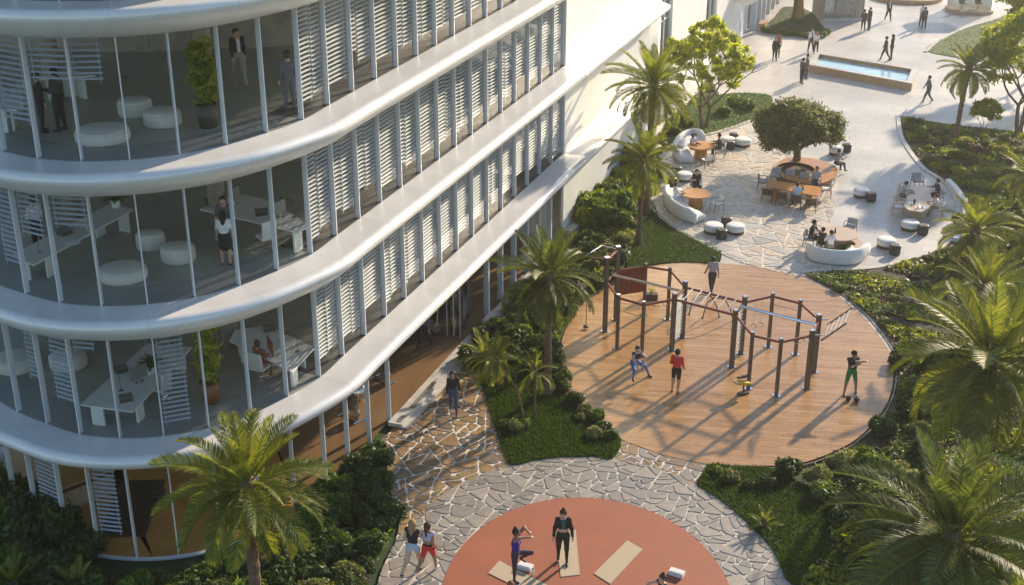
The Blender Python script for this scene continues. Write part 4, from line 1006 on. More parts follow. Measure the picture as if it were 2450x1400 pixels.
# long orange table
def slab_table(label, poly_px, ztop, mt, legs, barrel=False):
    P = GP(poly_px, ztop); cx = sum(p[0] for p in P)/len(P); cy = sum(p[1] for p in P)/len(P)
    t = thing('long_table', label, 'table', (cx, cy, .024)); Q = ccw([(p[0]-cx, p[1]-cy) for p in P])
    B().prism(Q, ztop-.024-.05, ztop-.024, bottom=True).build('table_top', mt, t)
    for lx, ly, sx, sy in legs:
        X, Y = G(lx, ly, ztop); B().box((X-cx, Y-cy, (ztop-.075)/2), (sx, sy, ztop-.08), math.atan2(Q[1][1]-Q[0][1], Q[1][0]-Q[0][0])).build('leg', mt, t)
    return t
slab_table('long orange timber table in front of the round bench', [(1840, 431), (1832, 438), (1838, 447), (1958, 470), (1965, 463), (1966, 452), (1962, 447), (1900, 438)], .774, 'wood_orange', [(1860, 441, .5, .35), (1940, 458, .5, .35)])
slab_table('long pale timber table by the planting bed, laptops on top', [(2184, 446), (2205, 444), (2224, 450), (2228, 470), (2224, 499), (2205, 507), (2175, 503), (2163, 494), (2170, 470)], .774, 'wood_pale', [(2190, 462, .5, .9), (2195, 490, .7, .5)])
for x, y, f_, k, lb in ((1834, 481, 75, 'brown', 'first brown chair on the near side of the orange table, leftmost'), (1868, 489, 75, 'brown', 'second brown chair on the near side of the orange table'), (1903, 496, 75, 'brown', 'third brown chair on the near side, under the person in pale blue'), (1939, 505, 75, 'brown', 'fourth brown chair on the near side of the orange table, rightmost'),
                        (1855, 438, 255, 'grey', 'first pale chair on the far side of the orange table, leftmost'), (1888, 443, 255, 'grey', 'second pale chair on the far side of the orange table'), (1922, 450, 255, 'grey', 'third pale chair on the far side of the orange table'), (1950, 456, 255, 'grey', 'fourth pale chair on the far side, under the person in grey'), (1975, 470, 165, 'tan', 'chair at the right end of the long orange table'), (1825, 452, -15, 'grey', 'chair at the left end of the long orange table'),
                        (2160, 470, -5, 'tan', 'rear tan chair on the left of the pale table'), (2153, 492, -5, 'tan', 'middle tan chair on the left, under the person in grey'), (2146, 513, -5, 'tan', 'front tan chair on the left of the pale table'), (2193, 450, 275, 'grey', 'grey chair at the far end of the long pale table'), (2240, 488, 180, 'tan', 'tan chair on the right, under the person in dark blue'), (2240, 520, 170, 'tan', 'front tan chair on the right, under the person in white')):
    chair(x, y, f_, k, lb)
# round timber bench with the olive bed
OUT = GP([(1857, 397), (1861, 413), (1878, 427), (1905, 435), (1930, 440), (1955, 440), (1982, 433), (2001, 419), (2005, 405), (1991, 393), (1965, 383), (1930, 377), (1900, 376), (1872, 382)], .52)
OUT = smooth_closed(OUT, 3)
bc = G(1904, 404, .52); HOLE = [(bc[0]+1.05*math.cos(2*PI*k/30), bc[1]+1.15*math.sin(2*PI*k/30)) for k in range(30)]
pb = thing('planter_bench', 'round orange timber bench built round the olive tree bed', 'bench', (*bc, 0))
OL = ccw([(p[0]-bc[0], p[1]-bc[1]) for p in OUT]); HL = [(p[0]-bc[0], p[1]-bc[1]) for p in HOLE]
bm = bmesh.new(); ov = [bm.verts.new((x, y, .52)) for x, y in OL]; hv = [bm.verts.new((x, y, .52)) for x, y in HL]
for L_ in (ov, hv):
    for i in range(len(L_)): bm.edges.new((L_[i], L_[(i+1) % len(L_)]))
bmesh.ops.triangle_fill(bm, use_beauty=True, edges=bm.edges[:])
for f_ in bm.faces:
    if f_.normal.z < 0: f_.normal_flip()
mm = bpy.data.meshes.new('bench_top'); bm.to_mesh(mm); bm.free(); mm.materials.append(M['wood_orange']); ob('bench_top', mm, pb)
b = B(); n = len(OL); b.add([(x, y, .0) for x, y in OL]+[(x, y, .519) for x, y in OL], [[i, (i+1) % n, n+(i+1) % n, n+i] for i in range(n)]); b.build('bench_side', 'wood_dark', pb)
b = B(); n = len(HL); b.add([(x, y, .30) for x, y in HL]+[(x, y, .519) for x, y in HL], [[(i+1) % n, i, n+i, n+(i+1) % n] for i in range(n)]); b.build('inner_edge', 'wood_dark', pb)
B().add([(x*.999, y*.999, .40) for x, y in HL], [list(range(n))]).build('soil', 'soil', pb)
bpy.data.objects['olive_tree'].location.z = .36
# low white bench wall by the bed
P = smooth_open(GP([(2268, 438), (2290, 462), (2304, 490), (2309, 520), (2304, 555), (2285, 580)]), 5); cx, cy = P[len(P)//2]; N = normals([(p[0]-cx, p[1]-cy) for p in P])
t = thing('bench_wall', 'low curved white wall at the edge of the planting bed', 'wall', (cx, cy, 0)); b = B(); vs = []; fs = []; n = len(P)
for i in range(n):
    for a_, z_ in ((-.15, -.02), (-.15, .22), (-.12, .25), (.12, .25), (.15, .22), (.15, -.02)): vs.append((P[i][0]-cx+N[i][0]*a_, P[i][1]-cy+N[i][1]*a_, z_))
for i in range(n-1):
    for j in range(5): fs.append([6*i+j, 6*i+j+1, 6*i+j+7, 6*i+j+6])
fs += [list(range(6)), [6*n-6+j for j in range(6)][::-1]]; b.add(vs, fs); b.build('wall', 'white_render', t)
# laptops and small things on the tables
def laptop(x, y, z, face, label):
    t = thing('laptop', label, 'laptop', (*G(x, y, z), z), math.radians(face)-PI/2)
    B().box((0, 0, .008), (.34, .24, .016)).build('base', 'steel', t); B().box((0, -.005, .0175), (.29, .12, .003)).build('keyboard', 'screen', t)
    B().box((0, .16, .115), (.34, .012, .23), 0, 0, ('X', math.radians(-18))).build('lid', 'screen', t)
laptop(2180, 487, .776, 0, 'open laptop on the left of the pale table, white keyboard facing the person in grey')
laptop(2207, 497, .776, 160, 'open dark laptop in front of the person in white at the pale table')
t = thing('bottle', 'small dark bottle on the pale round table', 'bottle', (*G(1998, 557, .776), .776)); B().lathe([(.045, 0), (.045, .17), (.018, .22), (.018, .27), (0, .272)], (0, 0, 0), 12).build('body', 'screen', t, True)
t = thing('cup', 'rust-coloured cup beside the bottle on the pale round table', 'cup', (*G(1993, 566, .776), .776)); B().lathe([(.035, 0), (.045, .1), (.04, .1), (.032, .012), (0, .012)], (0, 0, 0), 12).build('body', 'leather_rust', t, True)
t = thing('camera_bag', 'small dark bag on the orange table by the person in pale blue', 'bag', (*G(1916, 455, .776), .776)); B().box((0, 0, .09), (.24, .14, .18), .3).build('body', 'rubber_dark', t); B().tube([(-.08, 0, .18), (0, 0, .25), (.08, 0, .18)], .01, 5).build('strap', 'rubber_dark', t)

# =================================================================== CLIMBING FRAME ON THE DECK
PO = {k: G(x, y, .013) for k, (x, y) in dict(A=(1447, 793), B=(1473, 765), C=(1476, 834), D=(1535, 852), E=(1607, 838), F=(1632, 807), G=(1540, 754), H=(1597, 764), I=(1750, 878), J=(1772, 846), K=(1790, 930), L=(1857, 947), M=(1930, 930), N=(1946, 890), O=(1838, 830), P=(1903, 848)).items()}
rig = thing('climbing_frame', 'large outdoor climbing frame of dark posts and red bars on the timber deck', 'climbing frame', (7.9, 48.7, .013))
ox, oy = 7.9, 48.7
def rb(b, nm, mt, parent=None): return b.build(nm, mt, parent or rig)
HP = 2.42; TALL = {'A': 3.38, 'B': 3.4, 'E': 2.55, 'F': 2.55, 'I': 2.5, 'J': 2.55, 'M': 2.5, 'N': 2.5}
for k, (x, y) in PO.items():
    h = TALL.get(k, HP); w_ = .16 if k in 'ABEFIJMN' else .115
    p = rb(B().box((x-ox, y-oy, h/2), (w_, w_, h), .35), 'post', 'rig_brown')
    rb(B().box((x-ox, y-oy, h+.02), (w_+.012, w_+.012, .05), .35), 'post_cap', 'steel', p); rb(B().box((x-ox, y-oy, .01), (.30, .30, .02), .35), 'base_plate', 'steel', p)
def q(k, z): return (PO[k][0]-ox, PO[k][1]-oy, z)
def beam(a, c_, z=HP-.12, r=.052, mt='rig_red', nm='beam', z2=None): return rb(B().tube([q(a, z), q(c_, z2 if z2 is not None else z)], r, 6), nm, mt)
for a, c_ in ('AC', 'CD', 'DE', 'FH', 'HG', 'GB', 'AB', 'EF', 'EI', 'FJ', 'IJ', 'IK', 'KL', 'LM', 'MN', 'NP', 'PO', 'OJ'): beam(a, c_)
beam('A', 'B', 3.28)
def lerp(a, c_, u): return tuple(a[i]+(c_[i]-a[i])*u for i in range(3))
for u in (.14, .29, .43, .57, .71, .86):
    rb(B().tube([lerp(q('E', HP-.06), q('I', HP-.06), u), lerp(q('F', HP-.06), q('J', HP-.06), u)], .02, 6), 'rung', 'steel')
for k in range(13):
    rb(B().tube([q('E', .35+k*.155), q('F', .35+k*.155)], .017, 5), 'rung', 'steel'); rb(B().tube([q('I', .35+k*.155), q('J', .35+k*.155)], .017, 5), 'rung', 'steel')
ab = lerp(q('A', 2.35), q('B', 2.35), .55); ef = lerp(q('E', HP), q('F', HP), .5); ij = lerp(q('I', HP), q('J', HP), .5); mn = lerp(q('M', HP), q('N', HP), .5)
rb(B().tube([ab, ef], .06, 8), 'cross_bar', 'steel'); rb(B().tube([ij, mn], .065, 8), 'cross_bar', 'steel')
# pull-up hoop on the tall posts
A_, B_ = Vector(q('A', 3.3)), Vector(q('B', 3.3)); v = Vector((-1.0, .38, 0)).normalized()
rb(B().tube([A_, A_+v*.88], .035, 6), 'hoop_arm', 'rig_red')
rb(B().tube([A_+v*.88, A_+v*.95+Vector((0, 0, .03)), B_+v*.72+Vector((0, 0, .05)), B_+v*.55+Vector((0, 0, .05)), B_], .03, 8), 'hoop', 'steel')
# timber panel between two posts
bb, gg = Vector(q('B', 0)), Vector(q('G', 0)); d_ = (gg-bb)
for k in range(6):
    c_ = bb+d_*((k+.5)/6); rb(B().box((c_.x, c_.y, 1.72), (d_.length/6-.02, .05, 1.15), math.atan2(d_.y, d_.x)), 'panel_board', 'rig_red')
# sloping ladder leaving the last pair of posts
dv = Vector((.75, .12, 0)); up = Vector((.95, .16, .42))
lm0, ln0 = Vector(q('M', 2.30)), Vector(q('N', 2.30)); 
for p_ in (lm0, ln0): rb(B().tube([p_, p_+dv*.5], .03, 6), 'ladder_arm', 'steel'); rb(B().tube([p_+dv*.5-Vector((0, 0, .25)), p_+dv*.5+up], .035, 6), 'ladder_rail', 'rig_brown')
for k in range(5):
    o = dv*.5-Vector((0, 0, .25))+(up+Vector((0, 0, .25)))*(k+.5)/5; rb(B().tube([lm0+o, ln0+o], .018, 5), 'rung', 'steel')
# ropes, hanging bars, rings, hooks
for a, c_, u in (('A', 'C', .45), ('H', 'G', .5)): pass
p_ = A_+v*.84; rb(B().tube([p_, (p_.x, p_.y, .12)], .014, 5), 'rope', 'rubber_dark'); rb(B().lathe([(.03, 0), (.12, .02), (.12, .07), (.03, .1)], (p_.x, p_.y, .04), 12), 'rope_weight', 'rubber_dark')
rb(B().tube([q('C', 1.75), q('D', 1.75)], .018, 5), 'hanging_bar', 'steel'); rb(B().tube([q('O', 1.95), q('P', 1.95)], .018, 5), 'hanging_bar', 'steel')
for u in (.35, .6):
    c_ = lerp(q('O', HP-.12), q('J', HP-.12), u); rb(B().tube([c_, (c_[0], c_[1], 1.25)], .008, 4), 'ring_strap', 'fabric_white')
    rb(B().tube([(c_[0]+.11*math.cos(k*PI/6), c_[1], 1.14+.11*math.sin(k*PI/6)), ][:1]*1+[(c_[0]+.11*math.cos(k*PI/6), c_[1], 1.14+.11*math.sin(k*PI/6)) for k in range(13)], .014, 5, caps=False), 'ring', 'wood_pale')
for a, c_, us in (('D', 'E', (.3, .6)), ('L', 'M', (.4, .7)), ('I', 'K', (.15, .4, .6)), ('N', 'P', (.3,))):
    for u in us:
        c1 = lerp(q(a, HP-.17), q(c_, HP-.17), u); rb(B().tube([c1, (c1[0]+.06, c1[1]-.15, c1[2]-.05), (c1[0]+.18, c1[1]-.22, c1[2]-.02), (c1[0]+.26, c1[1]-.16, c1[2]+.02)], .014, 5), 'grip_handle', 'steel')
# arched push-up bars, basket planter, step machine, kettlebells
t = thing('arched_bars', 'pair of arched dark metal bars under the monkey bars', 'exercise bars', (*G(1690, 755, .013), .013))
for k, (dx, dy) in enumerate(((0, 0), (.55, -.35))):
    B().tube([(-.75+dx, .1+dy, 0), (-.6+dx, .08+dy, .75), (-.3+dx, .04+dy, 1.0), (.15+dx, -.05+dy, .95), (.4+dx, -.12+dy, .5), (.55+dx, -.15+dy, 0)], .03, 7).build('arch', 'rig_brown', t)
    for x_ in (-.75, .55): B().lathe([(.07, 0), (.07, .015)], (x_+dx, .1-.25*(x_ > 0)+dy, 0), 10).build('foot', 'rig_brown', t)
t = thing('basket_planter', 'wooden box with a spiky plant on the deck inside the frame', 'planter', (*G(1558, 716, .013), .013))
B().box((0, 0, .14), (.55, .32, .28)).build('box', 'wood_dark', t); B().box((-.32, 0, .30), (.05, .3, .6)).build('end_board', 'wood_dark', t)
for k in range(14):
    a_ = k*2.4; B().add([(.03*math.sin(a_), .03*math.cos(a_), .28), (-.03*math.sin(a_), -.03*math.cos(a_), .28), (math.cos(a_)*.22, math.sin(a_)*.22, .62)], [[0, 1, 2]]).build('leaf', 'palm_leaf', t)
t = thing('sit_up_bench', 'small yellow and black exercise bench on the deck, front of the frame', 'exercise bench', (*G(1778, 942, .013), .013), .5)
B().box((0, 0, .03), (.42, .22, .06)).build('foot', 'rubber_dark', t); B().tube([(0, 0, .05), (.0, 0, .42)], .035, 8).build('post', 'rig_red', t)
B().box((-.08, 0, .50), (.72, .26, .09), 0, 0, ('Y', .28)).build('pad', 'yellow_paint', t); B().box((.12, .20, .62), (.62, .10, .08), .1, 0, ('Y', .15)).build('backboard', 'rubber_dark', t); B().tube([(-.42, -.2, .62), (-.42, .2, .62)], .03, 8).build('handle', 'steel', t)
for x, y, lb in ((2029, 958, 'left kettlebell at the feet of the person in green shorts'), (2049, 961, 'right kettlebell at the feet of the person in green shorts')):
    t = thing('kettlebell', lb, 'kettlebell', (*G(x, y, .013), .013)); B().lathe([(.06, 0), (.10, .05), (.105, .11), (.08, .17), (.03, .195), (0, .2)], (0, 0, 0), 14).build('bell', 'screen', t, True)
    B().tube([(-.07, 0, .16), (-.075, 0, .25), (0, 0, .29), (.075, 0, .25), (.07, 0, .16)], .016, 6).build('handle', 'steel', t)

# =================================================================== EXERCISE CIRCLE
ZC = .036
def gmat(label, px):
    P = GP(px, ZC); cx = sum(p[0] for p in P)/4; cy = sum(p[1] for p in P)/4
    t = thing('yoga_mat', label, 'yoga mat', (cx, cy, ZC)); Q = ccw([(p[0]-cx, p[1]-cy) for p in P]); B().prism(Q, .0, .014, bottom=True).build('mat', 'mat_beige', t)
    n = len(Q); B().tube([(Q[i % 4][0], Q[i % 4][1], .013) for i in range(5)], .006, 4, caps=False).build('edge', 'wood_pale', t)
gmat('beige yoga mat under the standing person in black', [(1329, 1274), (1377, 1268), (1387, 1376), (1342, 1381)])
gmat('empty beige yoga mat lying slanted right of the person in black', [(1502, 1293), (1538, 1314), (1460, 1398), (1421, 1373)])
gmat('beige yoga mat under the person balancing on one leg', [(1196, 1342), (1168, 1372), (1290, 1432), (1318, 1404)])
def rolled(x, y, rz, label):
    t = thing('folded_towel', label, 'towel', (*G(x, y, ZC), ZC), rz); b = B()
    b.box((0, 0, .07), (.46, .24, .14)); b.build('towel', 'fabric_white', t); B().box((0, 0, .146), (.40, .20, .012)).build('top_fold', 'fabric_white', t)
    B().tube([(-.23, -.125, .07), (.23, -.125, .07)], .012, 5).build('hem', 'fabric_grey', t)
rolled(1257, 1360, -.45, 'folded white towel behind the person balancing on one leg'); rolled(1619, 1375, -.5, 'folded white towel behind the seated person at the bottom edge')
t = thing('water_bottle', 'small white water bottle beside the folded towel', 'bottle', (*G(1275, 1377, ZC), ZC)); B().lathe([(.04, 0), (.042, .18), (.02, .22), (0, .222)], (0, 0, 0), 12).build('body', 'paper', t, True); B().lathe([(.025, 0), (.025, .04), (0, .041)], (0, 0, .2225), 10).build('cap', 'rubber_dark', t)

# =================================================================== PLAZA
t = thing('pool', 'long raised stone pool with blue water on the plaza', 'pool', (*G(2060, 178), 0))
cx, cy = G(2060, 178); O = [(p[0]-cx, p[1]-cy) for p in GP([(1934, 172), (2180, 218), (2192, 182), (1950, 142)])]
c0 = (sum(p[0] for p in O)/4, sum(p[1] for p in O)/4)
def shrink(P, d):
    P = ccw(P); n = len(P); out = []
    for i in range(n):
        a, b_, c_ = P[i-1], P[i], P[(i+1) % n]
        def ln(p, q_): L_ = math.hypot(q_[0]-p[0], q_[1]-p[1]); return (-(q_[1]-p[1])/L_, (q_[0]-p[0])/L_)
        n1, n2 = ln(a, b_), ln(b_, c_); k = 1+n1[0]*n2[0]+n1[1]*n2[1]; out.append((b_[0]+(n1[0]+n2[0])/k*d, b_[1]+(n1[1]+n2[1])/k*d))
    return out
Oc = ccw(O); I_ = shrink(O, .34)
b = B(); b.add([(x, y, 0) for x, y in Oc]+[(x, y, .5) for x, y in Oc]+[(x, y, .5) for x, y in I_]+[(x, y, .05) for x, y in I_], [[k*4+i, k*4+(i+1) % 4, k*4+4+(i+1) % 4, k*4+4+i] for k in range(3) for i in range(4)]); b.build('rim', 'stone_tan', t)
B().add([(x, y, .30) for x, y in shrink(O, .33)], [[0, 1, 2, 3]]).build('water', 'water', t)
b = B(); cp = shrink(O, -.03); ci = shrink(O, .36); b.add([(x, y, .502) for x, y in cp]+[(x, y, .55) for x, y in cp]+[(x, y, .55) for x, y in ci]+[(x, y, .502) for x, y in ci], [[k*4+i, k*4+(i+1) % 4, k*4+4+(i+1) % 4, k*4+4+i] for k in range(3) for i in range(4)]); b.build('coping', 'plaza_paving', t)
t = thing('round_fountain', 'stepped round tan stone basin at the top of the plaza', 'fountain', (*G(2168, -6), 0))
B().lathe([(3.2, 0), (3.25, .1), (3.25, .32), (3.15, .36), (2.6, .36), (2.6, .56), (2.5, .6), (1.9, .6), (1.9, .8), (1.4, .82), (1.35, .6), (0, .6)], (0, 0, 0), 48).build('basin', 'stone_tan', t)
B().lathe([(.0, .0), (1.36, .0)], (0, 0, .74), 32).build('water', 'water', t)
t = thing('slatted_kiosk', 'square kiosk screened with upright grey slats on the plaza', 'kiosk', (*G(2003, 40), 0), .1)
B().box((0, 0, .1), (3.5, 3.2, .2)).build('base', 'concrete_kerb', t); B().box((0, .2, 1.7), (2.9, 2.4, 3.0)).build('core', 'pane_shop', t); B().box((.4, .3, 1.2), (1.2, .8, 2.0)).build('counter', 'fabric_white', t); B().box((0, 0, 3.35), (3.6, 3.3, .25)).build('roof', 'white_render', t)
for k in range(18): B().box((-1.68+k*.198, -1.52, 1.72), (.05, .12, 3.0)).build('slat', 'kiosk_slat', t)
for k in range(20): B().box((-1.70, -1.4+k*.15, 1.72), (.12, .05, 3.0)).build('slat', 'kiosk_slat', t); B().box((1.70, -1.4+k*.15, 1.72), (.12, .05, 3.0)).build('slat', 'kiosk_slat', t)
t = thing('glass_pavilion', 'round-cornered glass pavilion with two chairs at the top right', 'pavilion', (*G(2318, 26), 0))
pr = []
for k in range(40):
    a_ = 2*PI*k/40; c_, s_ = math.cos(a_), math.sin(a_); pr.append((1.75*abs(c_)**.6*(1 if c_ > 0 else -1), 1.6*abs(s_)**.6*(1 if s_ > 0 else -1)))
B().prism([(x*1.08, y*1.08) for x, y in pr], 0, .25).build('base', 'stone_tan', t)
n = 40; B().add([(x, y, .25) for x, y in pr]+[(x, y, 3.2) for x, y in pr], [[i, (i+1) % n, n+(i+1) % n, n+i] for i in range(n)]).build('glass', 'pane_shop', t); B().prism([(x*1.1, y*1.1) for x, y in pr], 3.2, 3.45, bottom=True).build('roof', 'white_render', t)
for sx in (-.7, .7):
    B().box((sx, -.2, .70), (.5, .5, .08)).build('chair_seat', 'rubber_dark', t); B().box((sx, .05, 1.05), (.5, .06, .7)).build('chair_back', 'rubber_dark', t); B().tube([(sx, -.2, .25), (sx, -.2, .7)], .04, 6).build('chair_post', 'steel', t)

# =================================================================== PEOPLE
for nm, col in dict(skin_a=(.52, .30, .20), skin_b=(.36, .19, .115), skin_c=(.60, .38, .27), hair_dark=(.018, .012, .009), hair_brown=(.06, .032, .016), hair_blond=(.36, .21, .09), hair_red=(.26, .07, .025), cloth_black=(.016, .016, .018), cloth_char=(.045, .045, .05), cloth_navy=(.022, .03, .065), cloth_white=(.72, .72, .74), cloth_grey=(.34, .35, .38), cloth_lilac=(.50, .46, .58), cloth_blue=(.05, .17, .48), cloth_red=(.62, .035, .03), cloth_green=(.02, .20, .035), cloth_purple=(.045, .02, .24), cloth_sky=(.50, .60, .72), cloth_denim=(.045, .07, .13), cloth_khaki=(.30, .27, .21), cloth_slate=(.10, .11, .13), shoe_dark=(.02, .02, .022), shoe_white=(.65, .65, .65), shoe_tan=(.36, .20, .08), cloth_shorts=(.42, .50, .62), eye_dark=(.01, .008, .008), lip=(.30, .09, .08), cloth_teal=(.02, .12, .11), print_legs=(.06, .035, .05), cloth_rust=(.24, .09, .04)).items():
    mat(nm, col, .75 if nm.startswith(('cloth', 'print', 'hair')) else .55, .22 if nm == 'print_legs' else .10, 9 if nm == 'print_legs' else 14, 0, rnd=0)
def sdf_mesh(caps, vox, k=.02, cut=None):
    """one closed skin over tapered capsules (surface nets); returns verts, quads, index of the nearest capsule for each quad and the place along it"""
    A = np.array([c[0] for c in caps]); Bq = np.array([c[1] for c in caps]); ra = np.array([c[2] for c in caps]); rb_ = np.array([c[3] for c in caps])
    R = np.maximum(ra, rb_); lo = np.minimum(A, Bq)-R[:, None]; hi = np.maximum(A, Bq)+R[:, None]
    o = lo.min(0)-3*vox; n = np.ceil((hi.max(0)+3*vox-o)/vox).astype(int)+1
    D = np.full(n, 1.0, dtype=np.float32); pad = 3*vox+k
    for i in range(len(caps)):
        i0 = np.maximum(((lo[i]-pad-o)/vox).astype(int), 0); i1 = np.minimum(((hi[i]+pad-o)/vox).astype(int)+2, n)
        ax = [o[d]+vox*np.arange(i0[d], i1[d]) for d in range(3)]
        X, Y, Z = np.meshgrid(*ax, indexing='ij'); px, py, pz = X-A[i, 0], Y-A[i, 1], Z-A[i, 2]
        ab = Bq[i]-A[i]; L2 = max(1e-9, float(ab@ab)); h = np.clip((px*ab[0]+py*ab[1]+pz*ab[2])/L2, 0, 1)
        d = np.sqrt((px-h*ab[0])**2+(py-h*ab[1])**2+(pz-h*ab[2])**2)-(ra[i]+(rb_[i]-ra[i])*h)
        sl = tuple(slice(i0[d_], i1[d_]) for d_ in range(3)); cur = D[sl]
        kk = min(k, .9*R[i]); hh = np.clip(.5+.5*(cur-d)/kk, 0, 1); D[sl] = cur*(1-hh)+d*hh-kk*hh*(1-hh)
    if cut is not None:
        ax = [o[d]+vox*np.arange(n[d]) for d in range(3)]; X, Y, Z = np.meshgrid(*ax, indexing='ij')
        for c, r in cut: D = np.maximum(D, r-np.sqrt((X-c[0])**2+(Y-c[1])**2+(Z-c[2])**2))
    s = D < 0
    cn = n-1; acc = np.zeros((*cn, 3)); cnt = np.zeros(cn)
    base = np.stack(np.meshgrid(*[np.arange(q_) for q_ in cn], indexing='ij'), -1).astype(float)
    for ax_ in range(3):
        oth = [q_ for q_ in range(3) if q_ != ax_]
        for u in (0, 1):
            for v_ in (0, 1):
                st = [0, 0, 0]; st[oth[0]] = u; st[oth[1]] = v_; en = list(st); en[ax_] = 1
                a = D[st[0]:st[0]+cn[0], st[1]:st[1]+cn[1], st[2]:st[2]+cn[2]]; b = D[en[0]:en[0]+cn[0], en[1]:en[1]+cn[1], en[2]:en[2]+cn[2]]
                m = (a < 0) != (b < 0); t = np.where(m, a/(a-b+1e-12), 0)
                for d_ in range(3): acc[..., d_] += np.where(m, (st[d_] if d_ != ax_ else t), 0)
                cnt += m
    act = cnt > 0; idx = -np.ones(cn, dtype=np.int64); idx[act] = np.arange(act.sum())
    V = o+vox*(base[act]+acc[act]/cnt[act][:, None])
    F = []
    for ax_ in range(3):
        oth = [q_ for q_ in range(3) if q_ != ax_]
        sl0 = [slice(1, cn[d_]) for d_ in range(3)]; sl0[ax_] = slice(0, cn[ax_]); sl1 = list(sl0); sl1[ax_] = slice(1, cn[ax_]+1)
        a = s[tuple(sl0)]; b = s[tuple(sl1)]; P = np.argwhere(a != b)
        if not len(P): continue
        fl = a[tuple(P.T)]; P = P.copy()
        for d_ in oth: P[:, d_] += 1
        def cell(du, dv): Q = P.copy(); Q[:, oth[0]] -= du; Q[:, oth[1]] -= dv; return idx[tuple(Q.T)]
        q_ = np.stack([cell(1, 1), cell(0, 1), cell(0, 0), cell(1, 0)], 1)
        if ax_ == 1: fl = ~fl
        q_ = np.where(fl[:, None], q_, q_[:, ::-1]); F.append(q_)
    F = np.concatenate(F); F = F[(F >= 0).all(1)]
    c = V[F].mean(1); best = np.full(len(c), 1e9); bi = np.zeros(len(c), int); bu = np.zeros(len(c))
    for i in range(len(caps)):
        p = c-A[i]; ab = Bq[i]-A[i]; L2 = max(1e-9, float(ab@ab)); h = np.clip(p@ab/L2, 0, 1); d = np.linalg.norm(p-h[:, None]*ab, axis=1)-(ra[i]+(rb_[i]-ra[i])*h)
        m = d < best; best[m] = d[m]; bi[m] = i; bu[m] = h[m]
    return V, F, bi, bu, c
def vn(v): v = np.array(v, float); return v/np.linalg.norm(v)
HANG = dict(ua=(.20, .05, -1), fa=(.10, .25, -1))
STAND = dict(l=(0, 0, 0), r=(0, 0, 0))
def person(label, loc, face, h, pose, top, legs, skin='skin_a', hair='hair_dark', hairstyle='short', shoes='shoe_dark', sleeve=.45, short=None, female=False, detail=False, midriff=None, open_jacket=None, seat=None, zs=0.0, lean=0.0, twist=0.0, headturn=(0, 0), holds=None, dress=False, tuck=None):
    """pose: l/r legs = (thigh forward deg, thigh out deg, knee bend deg), la/ra arms = (upper-arm vector, forearm vector); local +y is forwards"""
    k = h; w_ = .90 if female else 1.0; R_ = lambda a: a*k
    pel = np.array([0, 0, 0.]); ln_ = math.radians(lean)
    sp = np.array([0, math.sin(ln_), math.cos(ln_)]); fw = np.array([0, math.cos(ln_), -math.sin(ln_)]); tw = math.radians(twist)
    sd = np.array([math.cos(tw), math.sin(tw), 0]); fw2 = np.array([-math.sin(tw)*math.cos(ln_), math.cos(tw)*math.cos(ln_), -math.sin(ln_)])
    waist = pel+sp*.10*k; chest = pel+sp*.205*k; neck = pel+sp*.305*k+fw2*.004*k
    caps = []; rg = []
    def add(a, b, r0, r1, region): caps.append((np.array(a, float), np.array(b, float), r0*k, r1*k)); rg.append(region)
    hipw = .052; shw = .100*w_
    # legs
    feet = []
    for sgn, key in ((-1, 'l'), (1, 'r')):
        a, b, kn = [math.radians(q_) for q_ in pose.get(key, (0, 2, 2))]
        hip = pel+np.array([sgn*hipw*k, 0, -.01*k])
        td = np.array([sgn*math.sin(b), math.sin(a)*math.cos(b), -math.cos(a)*math.cos(b)]); knee = hip+td*.245*k
        a2 = a-kn; sdv = np.array([sgn*math.sin(b)*(.5 if kn < 1 else .1), math.sin(a2), -math.cos(a2)]); sdv = sdv/np.linalg.norm(sdv)
        if pose.get(key+'s') is not None: sdv = vn(pose[key+'s'])
        ank = knee+sdv*.235*k
        ex = .006 if short is None and legs not in ('skin_a', 'skin_b') and not female else 0.0
        add(hip, knee, (.060 if female else .056)+ex, .036+ex, 'th'+key); add(knee, ank, .036+ex, .021+ex, 'sh'+key)
        fd = pose.get('f'+key); fdv = vn(fd) if fd is not None else vn((sgn*.12, 1, -.10 if a2 > -.5 else -.7))
        heel = ank+np.array([0, 0, -.024*k])-fdv*.016*k; toe = heel+fdv*.098*k
        add(heel, toe, .022, .017, 'ft'); feet.append(min(heel[2]-.022*k, toe[2]-.017*k))
    # trunk
    for sgn in (-1, 1):
        add(pel+sd*sgn*.030*k+sp*.0*k, waist+sd*sgn*.022*k, .066 if female else .060, .054 if female else .062, 'hip')
        add(waist+sd*sgn*.022*k, chest+sd*sgn*.036*k, .054 if female else .062, .062 if female else .068, 'to')
        add(chest+sd*sgn*.036*k, neck+sd*sgn*.045*k-sp*.035*k, .062, .045, 'to')
        if female: add(chest+sd*sgn*.034*k+fw2*.042*k-sp*.005*k, chest+sd*sgn*.034*k+fw2*.048*k, .030, .028, 'to')
    shl = [neck+sd*sgn*shw*k-sp*.022*k for sgn in (-1, 1)]
    add(shl[0], shl[1], .038, .038, 'to')
    # head
    ht = math.radians(headturn[0]); hn = math.radians(headturn[1])
    hf = np.array([-math.sin(ht+tw)*math.cos(hn), math.cos(ht+tw)*math.cos(hn), -math.sin(hn)]); hs = np.array([math.cos(ht+tw), math.sin(ht+tw), 0]); hu = np.cross(hs, hf)
    hb = neck+sp*.035*k; hc = hb+hu*.060*k+hf*.010*k
    add(neck-sp*.01*k, hb+hu*.02*k, .032 if female else .036, .030, 'nk')
    add(hc-hu*.020*k+hf*.014*k, hc+hu*.020*k-hf*.004*k, .044, .054, 'hd'); add(hc-hu*.030*k+hf*.022*k, hc-hu*.032*k+hf*.026*k, .030, .026, 'hd')
